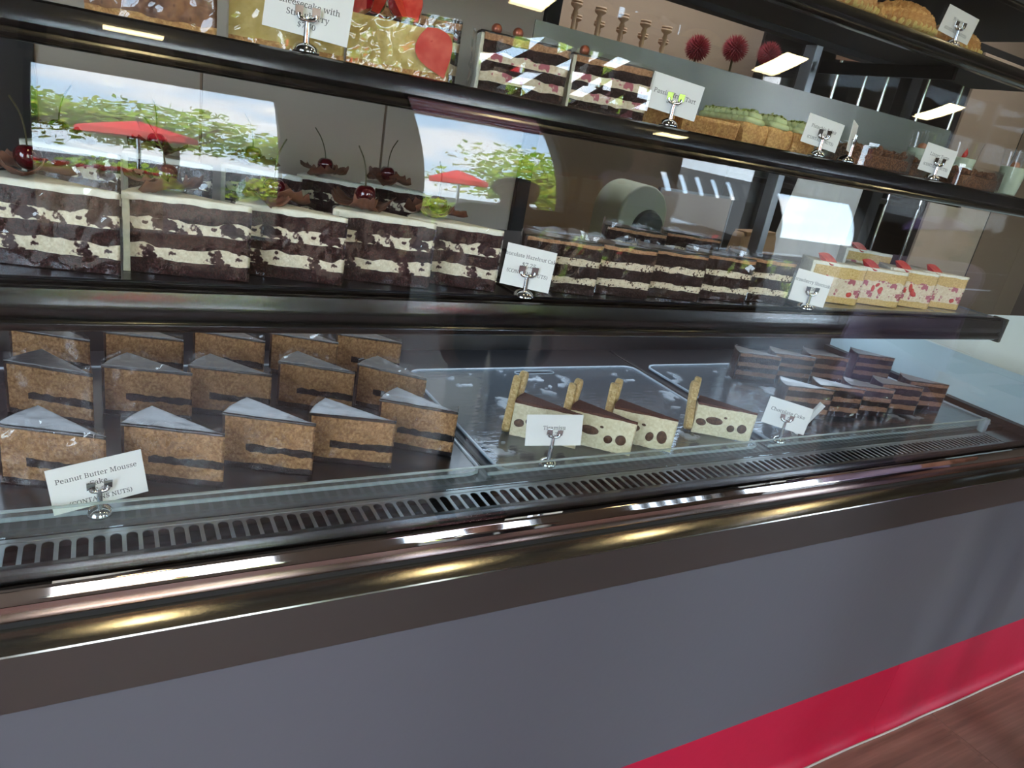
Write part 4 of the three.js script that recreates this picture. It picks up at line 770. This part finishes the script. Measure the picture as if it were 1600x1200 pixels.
// black shelving unit with chrome uprights
{
  const t = thing('shelving_unit', 'black wire shelving unit with chrome uprights behind the case', 'shelving', null, 4.25, 0, -2.45);
  part('back_board', box(-0.75, 0.75, 0, 2.55, -0.22, -0.20), M.blackMatte, t);
  for (const y of [0.3, 0.9, 1.5]) part('shelf_board', box(-0.75, 0.75, y, y + 0.03, -0.2, 0.2, 0.003), M.blackMatte, t);
  part('top_board', box(-0.75, 0.75, 2.5, 2.53, -0.2, 0.2, 0.003), M.blackMatte, t);
  for (const [x, z] of [[-0.74, 0.19], [-0.5, 0.19], [-0.25, 0.19], [-0.05, 0.19], [0.1, 0.19], [0.35, 0.19], [0.72, 0.19]]) part('upright', at(new THREE.CylinderGeometry(0.012, 0.012, 2.5, 12), x, 1.25, z), M.chrome, t);
  const c = thing('brown_cloth', 'brown cloth draped over the black shelving unit', 'cloth', null, 4.05, 2.05, -2.22);
  const g = new THREE.PlaneGeometry(0.75, 0.36, 30, 10), p = g.attributes.position; for (let i = 0; i < p.count; i++) { const x = p.getX(i); p.setZ(i, 0.02 * Math.sin(x * 22) + 0.012 * Math.sin(x * 9 + 1)); p.setY(i, p.getY(i) * (0.72 - 0.5 * x) + 0.35); } g.computeVertexNormals();
  part('fabric', g, std({ color: 0x7a5a48, roughness: 0.9, side: THREE.DoubleSide }), c);
}
{
  const t = thing('beige_cabinet', 'tall beige cabinet with a dark frame beyond the shelving unit', 'cabinet', null, 5.55, 0, -2.5);
  part('body', box(-0.45, 0.45, 0, 2.6, -0.3, 0.18), M.blackMatte, t);
  part('door', box(-0.40, 0.40, 0.1, 1.7, 0.181, 0.20, 0.003), M.beige, t); part('door', box(-0.40, 0.40, 1.75, 2.55, 0.181, 0.20, 0.003), M.plaster, t);
}
// things seen through the glazed rear door at the level of the lower shelf
{
  const t = thing('prep_table', 'tan prep table standing behind the glazed rear door', 'table', null, 1.6, 0, -1.45);
  part('top', box(-0.55, 1.2, 1.1, 1.14, -0.25, 0.25, 0.004), std({ color: 0x8f7458, roughness: 0.55 }), t);
  for (const [x, z] of [[-0.5, -0.2], [1.15, -0.2], [-0.5, 0.2], [1.15, 0.2]]) part('leg', box(x - 0.025, x + 0.025, 0, 1.0995, z - 0.025, z + 0.025), M.slat, t);
  const m = thing('mixing_machine', 'pale green rounded mixer on the prep table', 'mixer', null, 1.83, 1.14, -1.45);
  const s = new THREE.Shape(); s.moveTo(-0.11, 0); s.lineTo(0.11, 0); s.lineTo(0.11, 0.2); s.absarc(0, 0.2, 0.11, 0, Math.PI); s.lineTo(-0.11, 0);
  const e = new THREE.ExtrudeGeometry(s, { depth: 0.16, bevelEnabled: true, bevelSize: 0.008, bevelThickness: 0.008, bevelSegments: 3 }); e.translate(0, 0.008, -0.08); part('body', toCreasedNormals(e, 0.7), std({ color: 0xa9b39c, roughness: 0.5 }), m);
  const e2 = new THREE.CylinderGeometry(0.07, 0.08, 0.02, 24); part('dial_plate', at(e2, 0.03, 0.16, 0.092, Math.PI / 2).scale(1, 1, 1), std({ color: 0x3a4640, roughness: 0.5 }), m);
  const b = thing('paper_bag', 'brown paper bag folded on the prep table', 'bag', null, 2.46, 1.14, -1.36, 0.3);
  const g = new RoundedBoxGeometry(0.34, 0.2, 0.12, 5, 0.02), p = g.attributes.position; for (let i = 0; i < p.count; i++) { const y = p.getY(i) + 0.1; p.setXYZ(i, p.getX(i) * (1 - 0.6 * y) + 0.01 * n3(p.getX(i) * 18, y * 18, p.getZ(i) * 18, 4), y, p.getZ(i) * (1 - 3 * y) + 0.008 * n3(p.getX(i) * 20, y * 20, 3, 7)); } g.computeVertexNormals();
  part('body', toCreasedNormals(g, 0.5), std({ color: 0x9a7b58, roughness: 0.85 }), b); part('folded_top', box(-0.14, 0.14, 0.185, 0.205, -0.03, 0.03, 0.004), std({ color: 0x8d6f4e, roughness: 0.85 }), b);
  const n = thing('menu_board', 'grey printed notice board leaning on the prep table', 'notice', null, 2.30, 1.14, -1.60, 0.05);
  part('board', box(-0.22, 0.22, 0, 0.30, -0.006, 0.006), std({ color: 0xb0a9a4, roughness: 0.7 }), n); part('frame', [box(-0.23, -0.2201, 0, 0.31, -0.008, 0.008), box(0.2201, 0.23, 0, 0.31, -0.008, 0.008), box(-0.23, 0.23, 0.3001, 0.31, -0.008, 0.008)], M.slat, n);
  const a = thing('white_apron', 'white apron hanging on a peg behind the case', 'apron', null, 3.35, 1.15, -1.75);
  const ag = new THREE.PlaneGeometry(0.7, 0.62, 40, 12), ap = ag.attributes.position; for (let i = 0; i < ap.count; i++) { const x = ap.getX(i), y = ap.getY(i); ap.setZ(i, 0.035 * Math.sin(x * 26 + y) * (0.6 - y)); ap.setX(i, x * (0.8 - 0.45 * y)); ap.setY(i, y + 0.31); } ag.computeVertexNormals();
  part('cloth', ag, std({ color: 0xd5d6d8, roughness: 0.9, side: THREE.DoubleSide }), a); part('peg_rail', box(-0.3, 0.3, 0.62, 0.65, -0.02, 0.02, 0.004), M.blackMatte, a);
  part('stand', box(-0.02, 0.02, -1.15, 0.62, -0.07, -0.04), M.slat, a);
}
// ------------------------------------------------------------------ customers standing before the case, seen only as reflections
const V = (x, y, z) => new THREE.Vector3(x, y, z);
function capsule(p, a, b, ra, rb) {                                  // distance to a tapered capsule
  const dx = b.x - a.x, dy = b.y - a.y, dz = b.z - a.z, px = p.x - a.x, py = p.y - a.y, pz = p.z - a.z;
  const t = clamp((px * dx + py * dy + pz * dz) / (dx * dx + dy * dy + dz * dz + 1e-9));
  return Math.hypot(px - dx * t, py - dy * t, pz - dz * t) - (ra + (rb - ra) * t);
}
const smin = (a, b, k) => { const h = Math.max(k - Math.abs(a - b), 0) / k; return Math.min(a, b) - h * h * k * 0.25; };
function sdfMesh(fn, c, half, N) {
  const mc = new MarchingCubes(N, new THREE.MeshBasicMaterial(), false, false, 400000); mc.isolation = 0;
  const p = V(0, 0, 0); let k = 0;
  for (let z = 0; z < N; z++) for (let y = 0; y < N; y++) for (let x = 0; x < N; x++) { p.set(c.x + (x - N / 2) / (N / 2) * half, c.y + (y - N / 2) / (N / 2) * half, c.z + (z - N / 2) / (N / 2) * half); mc.field[k++] = -fn(p); }
  mc.update();
  const n = mc.count, g = new THREE.BufferGeometry(), pos = new Float32Array(mc.positionArray.slice(0, n * 3));
  for (let i = 0; i < n; i++) { pos[3 * i] = pos[3 * i] * half + c.x; pos[3 * i + 1] = pos[3 * i + 1] * half + c.y; pos[3 * i + 2] = pos[3 * i + 2] * half + c.z; }
  g.setAttribute('position', new THREE.BufferAttribute(pos, 3)); const m = mergeVertices(g, 1e-5); m.computeVertexNormals(); return m;
}
function person(label, x, z, turn, opt) {
  const t = thing('person', label, 'person', null, x, 0, z, turn), J = {};
  const bones = [], B = (a, b, ra, rb, k = 0.05) => bones.push([a, b, ra, rb, k]);
  for (const s of [-1, 1]) {
    B(V(s * 0.085, 0.92, 0), V(s * 0.10, 0.50, 0.012), 0.088, 0.058); B(V(s * 0.10, 0.50, 0.012), V(s * 0.10, 0.10, -0.015), 0.058, 0.040, 0.03); B(V(s * 0.10, 0.055, -0.03), V(s * 0.115, 0.04, 0.14), 0.042, 0.036, 0.03);
    const el = s > 0 && opt.reach ? V(0.245, 1.13, 0.05) : V(s * 0.235, 1.12, -0.02), wr = s > 0 && opt.reach ? V(0.13, 1.08, 0.27) : V(s * 0.225, 0.87, 0.05);
    B(V(s * 0.175, 1.375, 0), el, 0.058, 0.045, 0.06); B(el, wr, 0.044, 0.030, 0.03); J[s] = [el, wr];
  }
  B(V(-0.055, 0.95, 0), V(0.055, 0.95, 0), 0.125, 0.125); B(V(0, 0.98, 0), V(0, 1.26, 0.005), 0.125, 0.14, 0.08); B(V(-0.13, 1.36, -0.005), V(0.13, 1.36, -0.005), 0.075, 0.075, 0.09); B(V(0, 1.38, -0.01), V(0, 1.50, 0.0), 0.062, 0.055, 0.05);
  const body = sdfMesh((p) => { let d = 9; for (const [a, b, ra, rb, k] of bones) { const q = capsule(p, a, b, ra, rb); if (q < d + k) d = smin(d, q, k); } return d; }, V(0, 0.8, 0), 0.83, 120);
  const hc = V(0, 1.595, 0.015);
  const head = sdfMesh((p) => {
    const q = (x, y, z, rx, ry, rz) => { const a = (p.x - x) / rx, b = (p.y - hc.y - y) / ry, c = (p.z - hc.z - z) / rz, l = Math.hypot(a, b, c); return l * (l - 1) / Math.hypot(a / rx, b / ry, c / rz); };
    let d = q(0, 0.02, 0, 0.076, 0.098, 0.092); d = smin(d, q(0, -0.055, 0.028, 0.052, 0.058, 0.058), 0.04);
    d = smin(d, capsule(p, V(0, hc.y + 0.012, hc.z + 0.088), V(0, hc.y - 0.022, hc.z + 0.104), 0.008, 0.014), 0.018);               // nose
    for (const s of [-1, 1]) { d = smin(d, q(s * 0.078, -0.005, -0.005, 0.012, 0.032, 0.02), 0.012); d = Math.max(d, -q(s * 0.031, 0.012, 0.098, 0.016, 0.010, 0.014)); d = smin(d, q(s * 0.031, 0.011, 0.080, 0.012, 0.012, 0.012), 0.004); }
    d = smin(d, capsule(p, V(-0.018, hc.y - 0.058, hc.z + 0.083), V(0.018, hc.y - 0.058, hc.z + 0.083), 0.006, 0.006), 0.008);
    d = smin(d, capsule(p, V(0, hc.y - 0.14, -0.005), V(0, hc.y - 0.05, 0), 0.054, 0.05), 0.03); return d;
  }, V(0, 1.59, 0.02), 0.165, 84);
  const hands = [-1, 1].map((s) => {
    const [el, wr] = J[s], f = wr.clone().sub(el).normalize(), side = V(s > 0 && opt.reach ? 0 : 0, 0, 0).crossVectors(f, V(s, 0.2, 0.1)).normalize(), flat = V(0, 0, 0).crossVectors(f, side).normalize();
    const P0 = (a, b, c) => wr.clone().addScaledVector(f, a).addScaledVector(side, b).addScaledVector(flat, c);
    const ch = []; [[-0.03, 0.070], [-0.010, 0.080], [0.011, 0.074], [0.030, 0.058]].forEach(([b, l], i) => { ch.push([P0(0.06, b * 0.8, 0), P0(0.092, b, 0.004), 0.0105, 0.0095], [P0(0.092, b, 0.004), P0(0.092 + l * 0.42, b * 1.05, 0.016), 0.0092, 0.0085], [P0(0.092 + l * 0.42, b * 1.05, 0.016), P0(0.092 + l * 0.75, b * 1.05, 0.036), 0.0085, 0.0072]); });
    ch.push([P0(0.03, -0.030, 0.004), P0(0.062, -0.052, 0.014), 0.013, 0.0105], [P0(0.062, -0.052, 0.014), P0(0.090, -0.050, 0.028), 0.0102, 0.008]);
    return sdfMesh((p) => { let d = capsule(p, P0(-0.02, 0, 0), P0(0.02, 0, 0), 0.029, 0.026); for (const b of [-0.02, 0, 0.02]) d = smin(d, capsule(p, P0(0.02, b, 0), P0(0.085, b, 0), 0.0165, 0.0145), 0.012); for (const [a, b, ra, rb] of ch) d = smin(d, capsule(p, a, b, ra, rb), 0.004); return d; }, P0(0.06, 0, 0), 0.13, 70);
  });
  const g = mergeGeometries([body, head, ...hands].map((q) => { const r = q.clone(); for (const k of Object.keys(r.attributes)) if (!['position', 'normal'].includes(k)) r.deleteAttribute(k); return r.index ? r.toNonIndexed() : r; }));
  const pp = g.attributes.position, col = new Float32Array(pp.count * 3), nb = body.index.count, nh = head.index.count, c = new THREE.Color();
  for (let i = 0; i < pp.count; i++) { const y = pp.getY(i); if (i >= nb) c.set(opt.skin); else if (y > 1.455) c.set(opt.skin); else if (y > 0.93 || (Math.abs(pp.getX(i)) > 0.19 && y > 0.8)) c.set(opt.top); else if (y > 0.085) c.set(opt.legs); else c.set(opt.shoes); c.toArray(col, i * 3); }
  g.setAttribute('color', new THREE.BufferAttribute(col, 3)); part('body', g, std({ vertexColors: true, roughness: 0.8 }), t);
  // hair and hat
  const cap = sdfMesh((p) => { const e = (rx, ry, rz, oy, oz) => { const a = p.x / rx, b = (p.y - hc.y - oy) / ry, q = (p.z - hc.z - oz) / rz, l = Math.hypot(a, b, q); return l * (l - 1) / Math.max(1e-6, Math.hypot(a / rx, b / ry, q / rz)); }; const o = e(opt.hat ? 0.099 : 0.090, opt.hat ? 0.118 : 0.108, opt.hat ? 0.112 : 0.104, 0.026, -0.008); const cut = opt.hat ? hc.y + 0.045 + 0.1 * (p.z - hc.z) - p.y : Math.max(-9, (hc.y + 0.055 - p.y) * 0.8 + (p.z - hc.z - 0.02) * 0.9); return Math.max(o + 0.0025 * n3(p.x * 160, p.y * 160, p.z * 160, 3), cut); }, V(0, 1.61, 0.01), 0.165, 64);
  part(opt.hat ? 'knit_hat' : 'hair', cap, std({ color: opt.hat ?? opt.hair, roughness: 0.95 }), t);
  if (opt.hat) { const hr = sdfMesh((p) => { const a = p.x / 0.086, b = (p.y - hc.y - 0.01) / 0.105, q = (p.z - hc.z + 0.012) / 0.10, l = Math.hypot(a, b, q); return Math.max((l - 1) * 0.086, p.y - hc.y - 0.05, (p.z - hc.z + 0.015), hc.y - 0.11 - p.y); }, V(0, 1.58, 0), 0.165, 56); part('hair', hr, std({ color: opt.hair, roughness: 0.9 }), t); }
}
person('dark haired person in a brown top, reflected before the tall shop window', 1.32, 1.40, Math.PI, { skin: 0x8a5f4a, top: 0x4d4038, legs: 0x2a2c33, shoes: 0x1c1c1c, hair: 0x2a1d16 });
person('person in a purple knit hat and lilac top, reflected near the end of the case', 2.46, 0.50, Math.PI + 0.15, { skin: 0xa87862, top: 0xa898b4, legs: 0x33313a, shoes: 0x222222, hair: 0x2a1d16, hat: 0x7d66a0, reach: true });
shade(scene);
renderer.render(scene, camera);
